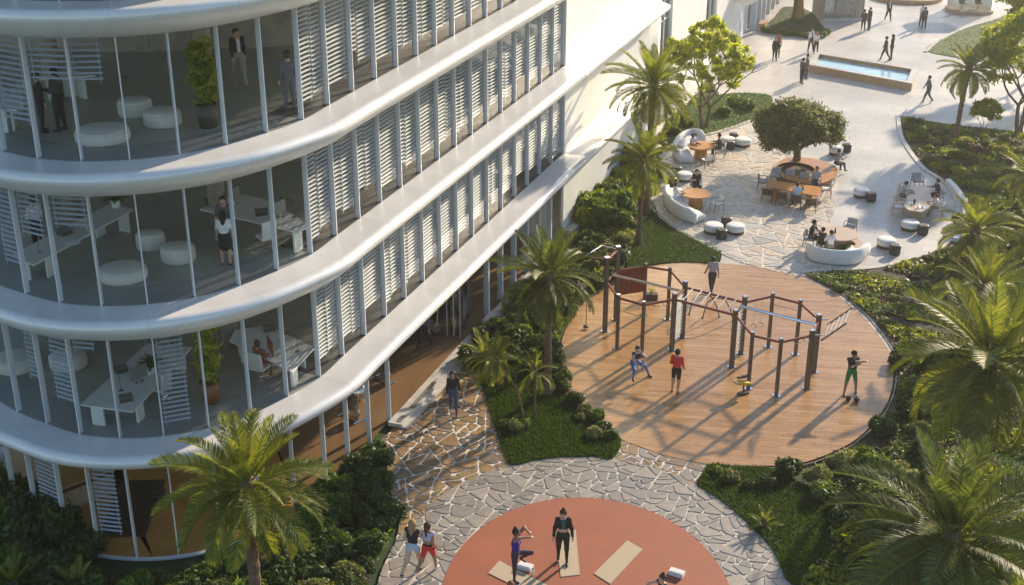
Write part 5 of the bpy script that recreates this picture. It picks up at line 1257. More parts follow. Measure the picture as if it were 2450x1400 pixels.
    if detail:
        add(hc+hf*.052*k-hu*.002*k, hc+hf*.062*k-hu*.014*k, .007, .010, 'hd')
        for sgn in (-1, 1): add(hc+hs*sgn*.050*k-hu*.004*k, hc+hs*sgn*.055*k+hu*.012*k, .010, .011, 'hd')
    # arms and hands
    vox = .0155 if detail else .021
    for sgn, key, sh in ((-1, 'la', shl[0]), (1, 'ra', shl[1])):
        ua, fa = pose.get(key, (HANG['ua'], HANG['fa'])); ua = vn((ua[0]*sgn, ua[1], ua[2])); fa = vn((fa[0]*sgn, fa[1], fa[2]))
        el = sh+ua*.165*k; wr = el+fa*.145*k; ex = .005 if sleeve > .6 else 0
        add(sh, el, .033+ex+(.0 if not female else -.004), .026+ex, 'u'+key); add(el, wr, .026+ex, .017+ex, 'f'+key)
        pm = wr+fa*.050*k; side = np.cross(fa, (0, 0, 1)); side = vn(side) if np.linalg.norm(side) > .2 else np.array([0, 1., 0]); up_ = np.cross(side, fa)
        add(wr, pm, .016, .019, 'hn')
        if detail:
            for j, (o_, L_) in enumerate(((-.021, .040), (-.007, .047), (.007, .044), (.020, .034))):
                b0 = pm+side*o_*k; b1 = b0+fa*L_*.55*k+side*o_*.15*k; b2 = b1+vn(fa*.8-up_*.45)*L_*.55*k
                add(b0, b1, .0072, .0068, 'hn'); add(b1, b2, .0068, .006, 'hn')
            t0 = wr+fa*.016*k-side*.012*k*1; add(t0, t0-side*.024*k+fa*.022*k, .0085, .0075, 'hn'); add(t0-side*.024*k+fa*.022*k, t0-side*.028*k+fa*.046*k, .0075, .006, 'hn')
        else:
            add(pm, pm+vn(fa*.9-up_*.3)*.04*k, .016, .010, 'hn'); add(wr+fa*.015*k, wr+fa*.045*k-side*.03*k, .009, .007, 'hn')
    if dress: add(pel+sp*.02*k, pel-np.array([0, -.02, .16])*k, .085, .115, 'hip')
    V, F, bi, bu, c = sdf_mesh(caps, vox*(h/1.75), .022*k)
    # colours by region
    mats = [skin, top, legs, shoes, open_jacket or top, 'eye_dark', 'lip', tuck or legs]; reg = np.array(rg)[bi]; mi = np.zeros(len(F), int)
    mi[np.isin(reg, ['to'])] = 1; mi[reg == 'hip'] = 2; mi[reg == 'ft'] = 3
    hgt = (c-pel)@sp/k
    mi[(reg == 'hip') & (hgt > .075)] = 1; mi[(reg == 'to') & (hgt > .300) & (np.abs((c-neck)@sd)/k < (.045 if sleeve > .3 else .07))] = 0
    if midriff: mi[((reg == 'hip') | (reg == 'to')) & (hgt > midriff[0]) & (hgt < midriff[1])] = 0
    if tuck: mi[(reg == 'hip') & (hgt > .045) & (hgt < .085)] = 7
    for key in ('thl', 'thr'): mi[(reg == key) & ((bu < short) if short is not None else True)] = 2
    for key in ('shl', 'shr'):
        if short is None or short > 1: mi[(reg == key) & ((bu < short-1) if short else True)] = 2
    for key in ('la', 'ra'):
        mi[(reg == 'u'+key) & (bu < sleeve*2)] = 1
        if sleeve > .5: mi[(reg == 'f'+key) & (bu < (sleeve-.5)*2)] = 1
    if open_jacket:
        fr = (c-chest)@fw2/k; sdv = np.abs((c-chest)@sd)/k; mi[(mi == 1) & (reg != 'ula') & (reg != 'ura') & (fr > .03) & (sdv < .030)] = 4
    if detail:
        hd = reg == 'hd'; q_ = c-hc; fz = q_@hf/k; uz = q_@hu/k; sz = q_@hs/k
        mi[hd & (fz > .035) & (np.abs(uz-.008) < .007) & (np.abs(np.abs(sz)-.022) < .009)] = 5
        mi[hd & (fz > .035) & (np.abs(uz+.034) < .005) & (np.abs(sz) < .016)] = 6
    z0 = (zs-min(feet)) if seat is None else zs+seat+.052*k
    t = thing('person', label, 'person', (loc[0], loc[1], zs), math.radians(face)-PI/2)
    V = V+np.array([0, 0, z0-zs])
    m = bpy.data.meshes.new('body'); m.from_pydata(V.tolist(), [], F.tolist())
    for q_ in mats: m.materials.append(M[q_])
    m.polygons.foreach_set('material_index', mi.astype(np.int32)); m.polygons.foreach_set('use_smooth', [True]*len(F)); m.update(); ob('body', m, t)
    # hair
    hcaps = [(hc+hu*.016*k-hf*.012*k, hc+hu*.024*k-hf*.004*k, .060*k, .056*k), (hc-hu*.010*k-hf*.022*k, hc+hu*.01*k-hf*.02*k, .048*k, .055*k)]
    if hairstyle == 'long':
        hcaps += [(hc-hf*.030*k, hc-hf*.050*k-hu*.12*k, .046*k, .036*k), (hc-hf*.050*k-hu*.12*k, hc-hf*.056*k-hu*.20*k, .036*k, .018*k)]
        for sgn in (-1, 1): hcaps.append((hc+hs*sgn*.040*k-hf*.010*k, hc+hs*sgn*.048*k-hf*.028*k-hu*.11*k, .024*k, .016*k))
    if hairstyle == 'pony': hcaps += [(hc-hf*.060*k+hu*.03*k, hc-hf*.085*k-hu*.02*k, .020*k, .022*k), (hc-hf*.085*k-hu*.02*k, hc-hf*.078*k-hu*.17*k, .022*k, .010*k)]
    if hairstyle == 'bun': hcaps.append((hc+hu*.075*k-hf*.020*k, hc+hu*.088*k-hf*.022*k, .028*k, .026*k))
    if hairstyle == 'bob':
        for sgn in (-1, 1): hcaps.append((hc+hs*sgn*.038*k-hf*.006*k, hc+hs*sgn*.044*k-hf*.016*k-hu*.07*k, .028*k, .020*k))
    V, F, bi, bu, c = sdf_mesh(hcaps, .016 if detail else .021, .02*k, [(hc+hf*.060*k-hu*.020*k, .056*k)])
    V = V+np.array([0, 0, z0-zs]); m = me('hair', V.tolist(), F.tolist(), hair, True); ob('hair', m, t)
    return t, np.array([0, 0, z0-zs])
WALK = dict(l=(22, 1, 8), r=(-16, 1, 18), la=((.18, -.35, -1), (.1, .0, -1)), ra=((.18, .35, -1), (.1, .6, -1)))
WALK2 = dict(l=(-18, 1, 24), r=(20, 1, 5), la=((.18, .4, -1), (.1, .7, -1)), ra=((.18, -.35, -1), (.1, .0, -1)))
IDLE = dict(l=(3, 3, 4), r=(-3, 3, 2), la=((.22, .05, -1), (.05, .3, -1)), ra=((.22, 0, -1), (.05, .3, -1)))
TALK = dict(l=(2, 4, 3), r=(-2, 4, 2), la=((.25, .10, -1), (-.4, 1, .15)), ra=((.22, 0, -1), (.1, .3, -1)))
SIT = dict(l=(82, 8, 80), r=(80, 8, 84), la=((.25, .5, -.9), (-.25, 1, -.05)), ra=((.25, .45, -.9), (-.2, 1, .0)))
SIT2 = dict(l=(84, 10, 86), r=(86, 4, 70), la=((.2, .25, -1), (-.3, .9, -.35)), ra=((.3, .5, -.8), (-.3, .9, .3)))
def at(x, y, z=0.0): return G(x, y, z)
# terrace and deck
person('person in black top and dark jeans walking towards us on the flagstone path', at(1085, 990), -85, 1.80, WALK, 'cloth_black', 'cloth_denim', 'skin_a', 'hair_brown', 'bob', sleeve=1.0, female=True, detail=True, zs=.012)
person('person in grey shirt and dark trousers walking away at the top of the deck', at(1702, 700), 95, 1.76, WALK2, 'cloth_grey', 'cloth_char', 'skin_a', 'hair_dark', sleeve=.5, detail=True, zs=.012)
person('person in blue leggings doing a side lunge on the deck', at(1517, 906), -70, 1.80, dict(l=(4, 56, 1), r=(72, 14, 84), la=((.3, .9, -.4), (-.8, .9, -.5)), ra=((.3, .8, -.6), (-.5, .6, -.9)), fl=(-.5, 1, -.1)), 'cloth_navy', 'cloth_blue', 'skin_c', 'hair_brown', 'pony', sleeve=.12, female=True, detail=True, zs=.012, lean=22, midriff=(.085, .14))
person('person in a red shirt and black shorts seen from behind on the deck', at(1616, 940), 60, 1.86, dict(l=(2, 4, 3), r=(-2, 2, 6), la=((.25, .05, -1), (-.2, .8, -.5)), ra=((.3, -.1, -1), (-.2, .7, -.6))), 'cloth_red', 'cloth_black', 'skin_a', 'hair_dark', sleeve=.5, short=.75, detail=True, zs=.012)
person('person in black shirt and green shorts stretching an arm across himself', at(2032, 945), -80, 1.90, dict(l=(2, 12, 2), r=(0, 10, 2), la=((-.25, 1.0, -.25), (-1.0, .35, -.1)), ra=((-.8, .8, -.1), (-1, .15, .05))), 'cloth_black', 'cloth_green', 'skin_b', 'hair_dark', sleeve=.4, short=.85, detail=True, zs=.012, headturn=(25, 5))
person('jogger in black top and pale shorts on the stone ring', at(990, 1371, .026), 68, 1.94, dict(l=(-24, 2, 30), r=(20, 2, 12), la=((.2, -.3, -1), (0, .8, -.2)), ra=((.2, .5, -.9), (-.1, .9, .2))), 'cloth_black', 'cloth_shorts', 'skin_c', 'hair_blond', 'long', shoes='shoe_dark', sleeve=.1, short=.35, female=True, detail=True, zs=.026)
person('jogger in white top and red shorts on the stone ring', at(1026, 1370, .026), 66, 1.84, dict(l=(-30, 2, 40), r=(24, 2, 14), la=((.2, .45, -.9), (-.1, .9, .1)), ra=((.2, -.3, -1), (.1, .5, -.8))), 'cloth_lilac', 'cloth_red', 'skin_b', 'hair_brown', 'pony', shoes='shoe_white', sleeve=.1, short=.7, female=True, detail=True, zs=.026, midriff=(.085, .15), tuck='cloth_black')
person('person in black sportswear standing on the middle yoga mat', at(1346, 1346, .05), -92, 1.95, dict(l=(6, 2, 4), r=(-4, 3, 4), la=((.26, .02, -1), (.12, .15, -1)), ra=((.26, .02, -1), (.12, .15, -1))), 'cloth_black', 'cloth_black', 'skin_c', 'hair_brown', 'bun', sleeve=1.0, female=True, detail=True, zs=.05, midriff=(.07, .125), open_jacket='cloth_teal', headturn=(0, 12))
person('person in a purple top balancing on one leg with arms raised', at(1234, 1389, .05), -20, 1.86, dict(l=(78, 30, 128), r=(0, 1, 1), la=((.5, .5, .8), (-.9, .9, .1)), ra=((.35, .6, .75), (-.6, 1.1, .0))), 'cloth_purple', 'print_legs', 'skin_b', 'hair_dark', 'bun', sleeve=.08, female=True, detail=True, zs=.05)
person('seated person at the bottom edge of the circle, one arm stretched out', at(1590, 1436, .036), 215, 1.80, dict(l=(78, 25, 70), r=(85, 25, 110), la=((.6, .7, .15), (.2, 1, .1)), ra=((.6, .6, -.3), (.2, .6, -.8))), 'cloth_black', 'cloth_char', 'skin_c', 'hair_brown', 'bun', sleeve=.1, female=True, detail=True, zs=.036, seat=.06, lean=12)
person('person in rust low at the bottom edge beside the balancing person', at(1212, 1440, .036), -60, 1.72, dict(l=(80, 20, 120), r=(80, 20, 120)), 'cloth_rust', 'cloth_char', 'skin_c', 'hair_red', 'long', sleeve=.5, female=True, zs=.036, seat=.05, lean=25)
# lounge
person('person in lilac top sitting on the upper curved sofa', at(1653, 372, .024), -40, 1.72, SIT, 'cloth_lilac', 'cloth_khaki', 'skin_a', 'hair_brown', 'bob', sleeve=.4, female=True, zs=.024, seat=.46, lean=6)
person('person in black seated on the white armchair at the upper table', at(1722, 374, .024), 165, 1.78, SIT, 'cloth_char', 'cloth_black', 'skin_a', 'hair_dark', sleeve=.9, zs=.024, seat=.48, lean=8)
person('person in black shirt seated behind the lower orange round table', at(1664, 462, .024), 270, 1.80, SIT2, 'cloth_black', 'cloth_char', 'skin_a', 'hair_dark', sleeve=.4, zs=.024, seat=.48, lean=10)
person('person in white top sitting on the sofa by the terrace lawn', at(1614, 494, .024), 15, 1.70, SIT, 'cloth_white', 'cloth_sky', 'skin_c', 'hair_brown', 'short', sleeve=.4, short=1.2, female=True, zs=.024, seat=.46)
person('person in grey sitting on the right end of the round timber bench', at(1999, 414, .024), 20, 1.74, SIT2, 'cloth_grey', 'cloth_char', 'skin_a', 'hair_brown', sleeve=.6, zs=.024, seat=.51, lean=8)
person('person in grey shirt facing us across the long orange table', at(1950, 456, .024), 255, 1.76, SIT, 'cloth_grey', 'cloth_denim', 'skin_b', 'hair_dark', sleeve=.4, zs=.024, seat=.48, lean=4)
person('person in pale blue shirt with back to us at the orange table', at(1903, 496, .024), 75, 1.70, SIT2, 'cloth_sky', 'cloth_char', 'skin_a', 'hair_dark', sleeve=.4, zs=.024, seat=.48, lean=12)
person('person in grey working on a laptop at the left of the pale table', at(2154, 491, .024), -5, 1.72, SIT, 'cloth_grey', 'cloth_slate', 'skin_a', 'hair_brown', sleeve=.5, zs=.024, seat=.48, lean=14, headturn=(0, 15))
person('person in dark blue shirt seated at the right of the pale table', at(2240, 488, .024), 178, 1.82, SIT2, 'cloth_navy', 'cloth_black', 'skin_a', 'hair_brown', sleeve=.5, zs=.024, seat=.48, lean=6)
person('person in white at the front right of the pale table', at(2239, 520, .024), 168, 1.55, SIT, 'cloth_white', 'cloth_khaki', 'skin_a', 'hair_dark', sleeve=.3, zs=.024, seat=.48, lean=10)
person('person in black seated left of the pale round table', at(1937, 590, .024), -30, 1.84, SIT, 'cloth_black', 'cloth_black', 'skin_b', 'hair_dark', sleeve=.4, short=.9, zs=.024, seat=.48, lean=10)
person('person in white top sitting with back to us on the front sofa', at(1984, 614, .024), 85, 1.70, SIT2, 'cloth_white', 'cloth_khaki', 'skin_c', 'hair_dark', sleeve=.3, zs=.024, seat=.46, lean=4)
person('person in black hidden behind the white-shirted one on the front sofa', at(1962, 606, .024), 50, 1.66, SIT, 'cloth_black', 'cloth_black', 'skin_c', 'hair_dark', 'short', sleeve=.2, female=True, zs=.024, seat=.46, lean=10)
# plaza
for x, y, f_, h, ps, tp, lg, kw, lb in (
    (1853, 146, -90, 1.78, IDLE, 'cloth_black', 'cloth_black', dict(hair='hair_red', hairstyle='long', sleeve=1.0, female=True), 'person all in black standing nearest on the left of the plaza'),
    (1859, 139, 80, 1.78, IDLE, 'cloth_red', 'cloth_black', dict(hair='hair_red', hairstyle='long', sleeve=.1, female=True), 'person in a red top just behind the person in black'),
    (1938, 124, -60, 1.80, dict(l=(6, 12, 2), r=(-2, 8, 2), la=TALK['la'], ra=IDLE['ra']), 'cloth_white', 'cloth_black', dict(hair='hair_brown', sleeve=.9, open_jacket='cloth_navy'), 'person in white shirt and tie by the small plaza lawn'),
    (1951, 130, -120, 1.70, TALK, 'cloth_white', 'cloth_black', dict(hair='hair_red', hairstyle='long', sleeve=.5, female=True), 'person in white blouse next to the person with the tie'),
    (1917, 200, 30, 1.80, IDLE, 'cloth_char', 'cloth_black', dict(sleeve=1.0), 'nearer of two people in dark suits at the left end of the pool'),
    (1928, 189, -20, 1.80, IDLE, 'cloth_slate', 'cloth_char', dict(sleeve=1.0), 'farther of two people in suits at the left end of the pool'),
    (2064, 75, 60, 1.74, TALK, 'cloth_black', 'cloth_black', dict(hairstyle='bun', sleeve=1.0, female=True), 'person in black talking face to face beside the slatted kiosk'),
    (2078, 72, 200, 1.84, TALK, 'cloth_char', 'cloth_char', dict(sleeve=1.0), 'person in dark suit talking to the person beside the kiosk'),
    (2124, 50, -80, 1.82, WALK, 'cloth_char', 'cloth_black', dict(hair='hair_brown', sleeve=1.0, open_jacket='cloth_white'), 'person in open dark blazer walking in front of the round fountain'),
    (2203, 62, -60, 1.82, IDLE, 'cloth_white', 'cloth_black', dict(hair='hair_brown', sleeve=.5), 'person in white shirt facing us right of the round fountain'),
    (2209, 69, 100, 1.78, TALK, 'cloth_char', 'cloth_black', dict(sleeve=.6), 'person in charcoal with back to us right of the round fountain'),
    (2116, 144, 150, 1.80, WALK, 'cloth_black', 'cloth_black', dict(sleeve=1.0), 'left person of the dark pair walking behind the pool'),
    (2131, 143, 170, 1.90, IDLE, 'cloth_black', 'cloth_black', dict(hairstyle='long', sleeve=1.0, female=True), 'right person of the dark pair behind the pool'),
    (2217, 246, 175, 1.86, WALK, 'cloth_slate', 'cloth_slate', dict(hair='hair_brown', sleeve=1.0), 'person in grey suit walking alone right of the pool')):
    person(lb, at(x, y), f_, h, ps, tp, lg, zs=.002, **kw)

# =================================================================== INSIDE THE OFFICES
F_ = {1: STO+.013, 2: 2*STO+.013, 3: 3*STO+.013}
person('person in dark blazer and pale trousers inside the upper office storey', at(575, 205, F_[3]), -60, 1.88, WALK, 'cloth_black', 'cloth_khaki', 'skin_a', 'hair_brown', shoes='shoe_tan', sleeve=1.0, open_jacket='cloth_white', zs=F_[3])
person('person in a dark suit at the glass beside the first blind, upper storey', at(695, 262, F_[3]), 120, 1.80, IDLE, 'cloth_slate', 'cloth_slate', 'skin_a', 'hair_brown', sleeve=1.0, zs=F_[3])
person('left of two dark figures behind the half-drawn blind, upper storey', at(105, 315, F_[3]), 30, 1.75, TALK, 'cloth_black', 'cloth_black', sleeve=1.0, zs=F_[3])
person('right of two dark figures behind the half-drawn blind, upper storey', at(148, 313, F_[3]), 170, 1.85, TALK, 'cloth_char', 'cloth_black', sleeve=1.0, zs=F_[3])
person('person in white blouse and black skirt seen from behind, middle office storey', at(543, 634, F_[2]), 95, 1.75, IDLE, 'cloth_white', 'cloth_black', 'skin_a', 'hair_dark', 'long', sleeve=.4, female=True, short=.9, dress=True, zs=F_[2])
person('person facing the person in white blouse, middle office storey', at(545, 606, F_[2]), -88, 1.88, IDLE, 'cloth_slate', 'cloth_char', 'skin_a', 'hair_dark', shoes='shoe_white', sleeve=.5, zs=F_[2])
person('person in white shirt by the long white desk, middle office storey', at(96, 600, F_[2]), 150, 1.80, TALK, 'cloth_white', 'cloth_black', 'skin_a', 'hair_brown', sleeve=.8, zs=F_[2])
person('person in rust jacket seated at the white desk, lowest office storey', at(622, 905, F_[1]), 60, 1.72, SIT, 'cloth_rust', 'cloth_rust', 'skin_b', 'hair_brown', 'bun', sleeve=1.0, female=True, zs=F_[1], seat=.46)
person('dark-clothed person walking on the treadmill in the gym', at(1018, 832, .16), 60, 1.80, WALK2, 'cloth_slate', 'cloth_black', 'skin_a', 'hair_dark', sleeve=1.0, zs=.17)
def pouffe(x, y, f, R, h, label, sy=.92):
    t = thing('pouffe', label, 'pouffe', (*at(x, y, F_[f]), F_[f]), 0, 'cream pouffes in the offices')
    B().lathe([(R*.95, 0), (R, h*.15), (R, h*.72), (R*.96, h*.9), (R*.86, h*.985), (0, h)], (0, 0, 0), 32, sy=sy).build('cushion', 'fabric_cream', t, True)
    B().tube([(R*.985*math.cos(2*PI*k/28), R*.985*sy*math.sin(2*PI*k/28), h*.80) for k in range(29)], .008, 4, caps=False).build('seam', 'fabric_grey', t)
for f, L_ in ((3, ((247, 335, .78, .36, 'widest cream pouffe near the glass, upper storey'), (325, 275, .52, .50, 'rear cream pouffe, upper storey'), (390, 298, .56, .45, 'right-hand cream pouffe, upper storey'))), (2, ((296, 665, .72, .36, 'widest cream pouffe near the glass, middle storey'), (362, 592, .46, .52, 'rear cream pouffe, middle storey'), (428, 622, .54, .48, 'right-hand cream pouffe, middle storey')))):
    for x, y, R, h, lb in L_: pouffe(x, y, f, R, h, lb)
pouffe(40, 880, 1, .7, .45, 'large pale pouffe at the left edge, lowest storey')
pouffe(165, 875, 1, .62, .45, 'pale pouffe behind the half-drawn blind, lowest storey')
def desk(label, pts, f, items, ztop=.76):
    z = F_[f]; P = GP(pts, z+ztop); cx = sum(p[0] for p in P)/len(P); cy = sum(p[1] for p in P)/len(P)
    t = thing('desk', label, 'desk', (cx, cy, z)); Q = ccw([(p[0]-cx, p[1]-cy) for p in P]); B().prism(Q, ztop-.045, ztop, bottom=True).build('desk_top', 'desk_white', t)
    I2 = shrink(Q, .22)
    for i in range(len(I2)):
        a, c_ = I2[i], I2[(i+1) % len(I2)]
        if math.hypot(a[0]-c_[0], a[1]-c_[1]) < .25: continue
        m_ = ((a[0]*.85+c_[0]*.15), (a[1]*.85+c_[1]*.15)); B().box((m_[0], m_[1], (ztop-.05)/2), (.42, .07, ztop-.05), math.atan2(c_[1]-a[1], c_[0]-a[0])).build('leg_panel', 'desk_white', t)
    for kind, x, y, rz, lb in items:
        X, Y = at(x, y, z+ztop); o = thing(*{'monitor': ('monitor', lb, 'monitor'), 'box': ('desk_box', lb, 'box'), 'lamp': ('desk_lamp', lb, 'lamp'), 'plant': ('desk_plant', lb, 'plant'), 'paper': ('papers', lb, 'papers')}[kind], (X, Y, z+ztop), rz)
        if kind == 'monitor': B().box((0, 0, .36), (.62, .03, .40)).build('screen', 'monitor_back', o); B().box((0, .03, .12), (.06, .03, .24)).build('stand', 'steel', o); B().box((0, .03, .006), (.26, .18, .012)).build('foot', 'steel', o)
        if kind == 'box': B().box((0, 0, .07), (.38, .30, .14)).build('box', 'pot_dark', o); B().box((0, 0, .15), (.40, .32, .02)).build('lid', 'monitor_back', o)
        if kind == 'lamp': B().lathe([(.09, 0), (.09, .02), (0, .021)], (0, 0, 0), 12).build('foot', 'steel', o); B().tube([(0, 0, .02), (0, 0, .5), (.05, 0, .56), (.42, .05, .58)], .010, 5).build('arm', 'rubber_dark', o); B().box((.45, .05, .57), (.14, .05, .02)).build('head', 'rubber_dark', o)
        if kind == 'plant':
            B().lathe([(.12, 0), (.16, .25), (.14, .25), (.13, .2), (0, .2)], (0, 0, 0), 14).build('pot', 'fabric_white', o, True)
            for k in range(26):
                oo = ob('frond', FR['deep'][1 if k % 2 else 2], o, (0, 0, .22)); oo.rotation_euler = (0, -math.radians(75-2.2*k), k*2.4); oo.scale = (.22,)*3
        if kind == 'paper': B().box((0, 0, .004), (.30, .42, .008)).build('sheet', 'paper', o)
    return t
desk('white meeting desk with sloped end behind the blind, upper storey', [(92, 190), (228, 180), (180, 168), (100, 176)], 3, [])
desk('white desk at the far left edge, upper storey', [(-30, 260), (40, 262), (60, 200), (-20, 195)], 3, [('monitor', 15, 225, .4, 'monitor on the left-edge desk, upper storey')])
desk('long white desk running inwards, middle storey left', [(28, 610), (80, 634), (320, 500), (262, 488)], 2, [('box', 155, 560, .9, 'dark box on the long white desk, middle storey'), ('paper', 175, 580, .9, 'white papers on the long white desk, middle storey'), ('plant', 278, 496, 0, 'leafy plant in a dark pot at the inner end of the long desk'), ('lamp', 95, 605, 2.2, 'desk lamp at the glass end of the long white desk')])
desk('white L-shaped desk with two monitors, middle storey right', [(478, 500), (712, 556), (740, 540), (650, 480), (560, 462)], 2, [('box', 505, 488, .2, 'dark box at the left corner of the L-shaped desk'), ('box', 626, 513, .3, 'dark box in the middle of the L-shaped desk'), ('monitor', 672, 520, 1.2, 'monitor on the right of the L-shaped desk'), ('monitor', 562, 488, 1.2, 'monitor on the left of the L-shaped desk'), ('lamp', 705, 520, 2.6, 'desk lamp on the L-shaped desk')])
desk('white desk with plant and monitors near the glass, lowest storey', [(192, 968), (318, 985), (460, 830), (352, 822)], 1, [('box', 290, 888, .5, 'dark box on the lowest storey desk, rear'), ('box', 302, 958, .4, 'dark box on the lowest storey desk near the glass'), ('monitor', 405, 825, .9, 'rear monitor on the lowest storey desk'), ('monitor', 335, 915, .9, 'front monitor on the lowest storey desk'), ('plant', 362, 893, 0, 'bushy plant in a white pot on the lowest storey desk'), ('lamp', 290, 935, 2.0, 'desk lamp on the lowest storey desk')])
desk('white desk of the person in rust, lowest storey right', [(548, 815), (700, 890), (752, 832), (640, 778), (562, 790)], 1, [('box', 645, 790, .3, 'tan box at the rear of the right-hand lowest desk'), ('lamp', 712, 842, 2.6, 'desk lamp on the right-hand lowest desk')])
t = thing('monitor', 'copper-backed monitor before the person in rust, lowest storey', 'monitor', (*at(648, 850, F_[1]+.76), F_[1]+.76), 2.0); B().box((0, 0, .36), (.70, .03, .46)).build('screen', 'leather_rust', t); B().box((0, .03, .12), (.06, .03, .24)).build('stand', 'steel', t); B().box((0, .03, .006), (.26, .18, .012)).build('foot', 'steel', t)
def office_chair(x, y, f, rz, mt, label):
    t = thing('office_chair', label, 'chair', (*at(x, y, F_[f]), F_[f]), rz); B().box((0, 0, .46), (.5, .5, .08)).build('seat', mt, t); B().box((0, -.25, .78), (.48, .07, .56), 0, 0, ('X', .15)).build('backrest', mt, t); B().tube([(0, 0, .05), (0, 0, .42)], .035, 8).build('stem', 'steel', t)
    for k in range(5):
        a_ = 2*PI*k/5; B().tube([(0, 0, .08), (.3*math.cos(a_), .3*math.sin(a_), .03)], .022, 5).build('foot', 'steel', t)
office_chair(625, 908, 1, -.4, 'desk_white', 'white office chair under the person in rust')
office_chair(388, 958, 1, 1.2, 'desk_white', 'white office chair beside the plant desk, lowest storey')
office_chair(640, 598, 2, .6, 'desk_white', 'white office chair in front of the L-shaped desk')
office_chair(540, 560, 2, .2, 'monitor_back', 'grey office chair behind the L-shaped desk')
# potted bamboo
def potted(x, y, f, h, label, pot='pot_dark', kind='lime'):
    t = thing('potted_plant', label, 'plant', (*at(x, y, F_[f]), F_[f])); B().lathe([(.26, 0), (.33, .70), (.30, .70), (.28, .62), (0, .62)], (0, 0, 0), 20).build('pot', pot, t, True)
    rs = np.random.RandomState(int(x)); b = B()
    for k in range(16): a_ = k*2.4; b.tube([(.12*math.cos(a_), .12*math.sin(a_), .6), (.35*math.cos(a_), .35*math.sin(a_), .6+h*(.7+.3*rs.rand()))], .010, 4)
    b.build('cane', 'leaf_mid', t)
    V = leaf_cloud([(.28*math.cos(k*2.4)*rs.rand(), .28*math.sin(k*2.4)*rs.rand(), .75+h*(k+1)/14) for k in range(14)], [.30]*14, 620, .13, 'leaf_lime', int(x), 1.0, .15, 2.6)
    ob('foliage', quads('foliage', V, 4, 'leaf_lime' if kind == 'lime' else 'leaf_mid'), t)
potted(499, 303, 3, 1.7, 'tall bamboo in a dark pot by the glass, upper storey')
potted(505, 960, 1, 1.9, 'tall bamboo behind the blind, lowest storey', 'leather_rust')
# gym
def tread(s_, t_, label, rz=0.0):
    t = thing('treadmill', label, 'treadmill', (*ST(s_, t_), .029), math.atan2(FD[1], FD[0])+rz); B().box((0, 0, .08), (1.8, .75, .14)).build('deck', 'rubber_dark', t); B().box((0, 0, .155), (1.5, .5, .012)).build('belt', 'screen', t)
    for sy in (-.34, .34): B().tube([(.75, sy, .12), (.85, sy, 1.2), (.35, sy, 1.0)], .03, 6).build('handrail', 'steel', t)
    B().box((.86, 0, 1.25), (.12, .7, .32), 0, 0, ('Y', -.4)).build('console', 'rubber_dark', t); B().box((.82, 0, .30), (.26, .72, .34)).build('motor_cover', 'monitor_back', t)
tread(13.2, -2.0, 'treadmill with a person on it in the gym', 2.6); tread(10.6, -1.9, 'treadmill deeper in the gym beside the folded glass', 2.6)
def bike(s_, t_, label):
    t = thing('exercise_bike', label, 'exercise bike', (*ST(s_, t_), .029), math.atan2(FD[1], FD[0])+1.2)
    for x_ in (-.45, .45): B().tube([(x_, -.28, .04), (x_, .28, .04)], .035, 6).build('foot', 'steel', t)
    B().tube([(-.45, 0, .05), (.45, 0, .05)], .035, 6).build('frame', 'rubber_dark', t); B().tube([(-.2, 0, .05), (-.3, 0, .85)], .03, 6).build('seat_post', 'steel', t); B().box((-.32, 0, .88), (.28, .18, .07)).build('saddle', 'rubber_dark', t)
    B().tube([(.35, 0, .05), (.42, 0, 1.0)], .03, 6).build('handle_post', 'steel', t); B().tube([(.3, -.22, 1.05), (.45, -.2, 1.0), (.45, .2, 1.0), (.3, .22, 1.05)], .02, 6).build('handlebar', 'rubber_dark', t)
    B().lathe([(.05, -.04), (.26, -.04), (.26, .04), (.05, .04)], (0, 0, 0), 20).build('flywheel', 'steel', t, loc=(.22, 0, .32), rot=(PI/2, 0, 0))
bike(17.2, -1.7, 'exercise bike in the gym next to the ball'); bike(20.3, -1.5, 'exercise bike nearest the rounded nose in the gym'); bike(15.8, -3.0, 'exercise bike deeper in the gym')
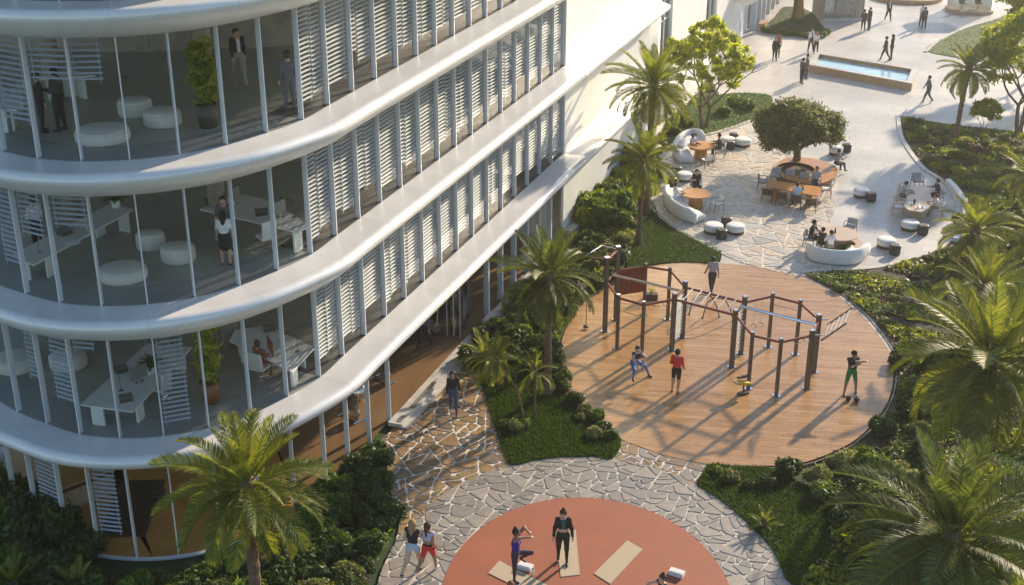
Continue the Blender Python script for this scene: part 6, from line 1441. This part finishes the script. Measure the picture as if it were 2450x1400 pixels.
t = thing('exercise_ball', 'glossy grey striped exercise ball in the gym', 'exercise ball', (*ST(18.9, -1.9), .029)); B().lathe([(.36*math.sin(PI*k/14)+.0001, .36-.36*math.cos(PI*k/14)) for k in range(15)], (0, 0, .0), 24).build('ball', 'steel', t, True)
for k in (5, 6): B().lathe([(.363*math.sin(PI*k/9), .36-.363*math.cos(PI*k/9)), (.364*math.sin(PI*(k+.15)/9), .36-.364*math.cos(PI*(k+.15)/9))], (0, 0, 0), 24).build('stripe', 'paper', t)
# ground-floor lounge under the nose
z = .031
t = thing('counter', 'long pale counter with a dark band inside the ground floor, left', 'counter', (*at(150, 1215, z), z), .75); B().box((0, 0, .45), (3.4, .6, .9)).build('body', 'wood_pale', t); B().box((0, 0, .93), (3.5, .7, .05)).build('top', 'wood_orange', t); B().box((0, -.31, .78), (3.4, .02, .12)).build('band', 'wood_dark', t)
t = thing('dark_rug', 'dark square rug on the amber floor behind the glass', 'rug', (*at(318, 1215, z), z), .05); B().box((0, 0, .008), (1.5, 3.4, .016)).build('rug', 'wood_dark', t); B().box((0, 0, .017), (1.3, 3.2, .004)).build('inner_field', 'base_brown', t)
for x, y, lb in ((378, 1185, 'left dark stool on the amber floor'), (382, 1205, 'right dark stool on the amber floor')):
    t = thing('small_stool', lb, 'stool', (*at(x, y, z), z)); B().box((0, 0, .42), (.4, .4, .06)).build('seat', 'rubber_dark', t)
    for sx in (-.16, .16):
        for sy in (-.16, .16): B().box((sx, sy, .195), (.04, .04, .39)).build('leg', 'rubber_dark', t)

# =================================================================== GOLDEN HAZE
hm = bpy.data.materials.new('haze_air'); hm.use_nodes = True; n = hm.node_tree; n.nodes.clear()
ho = n.nodes.new('ShaderNodeOutputMaterial'); hv = n.nodes.new('ShaderNodeVolumePrincipled'); hv.inputs['Color'].default_value = (1, .97, .92, 1); hv.inputs['Density'].default_value = .00048; hv.inputs['Anisotropy'].default_value = .6
n.links.new(hv.outputs[0], ho.inputs['Volume']); M['haze_air'] = hm
b = B().box((0, 60, 12.4), (420, 440, 27.0)); tag(b.build('haze', 'haze_air'), 'thin golden haze filling the air', 'haze', kind='stuff')
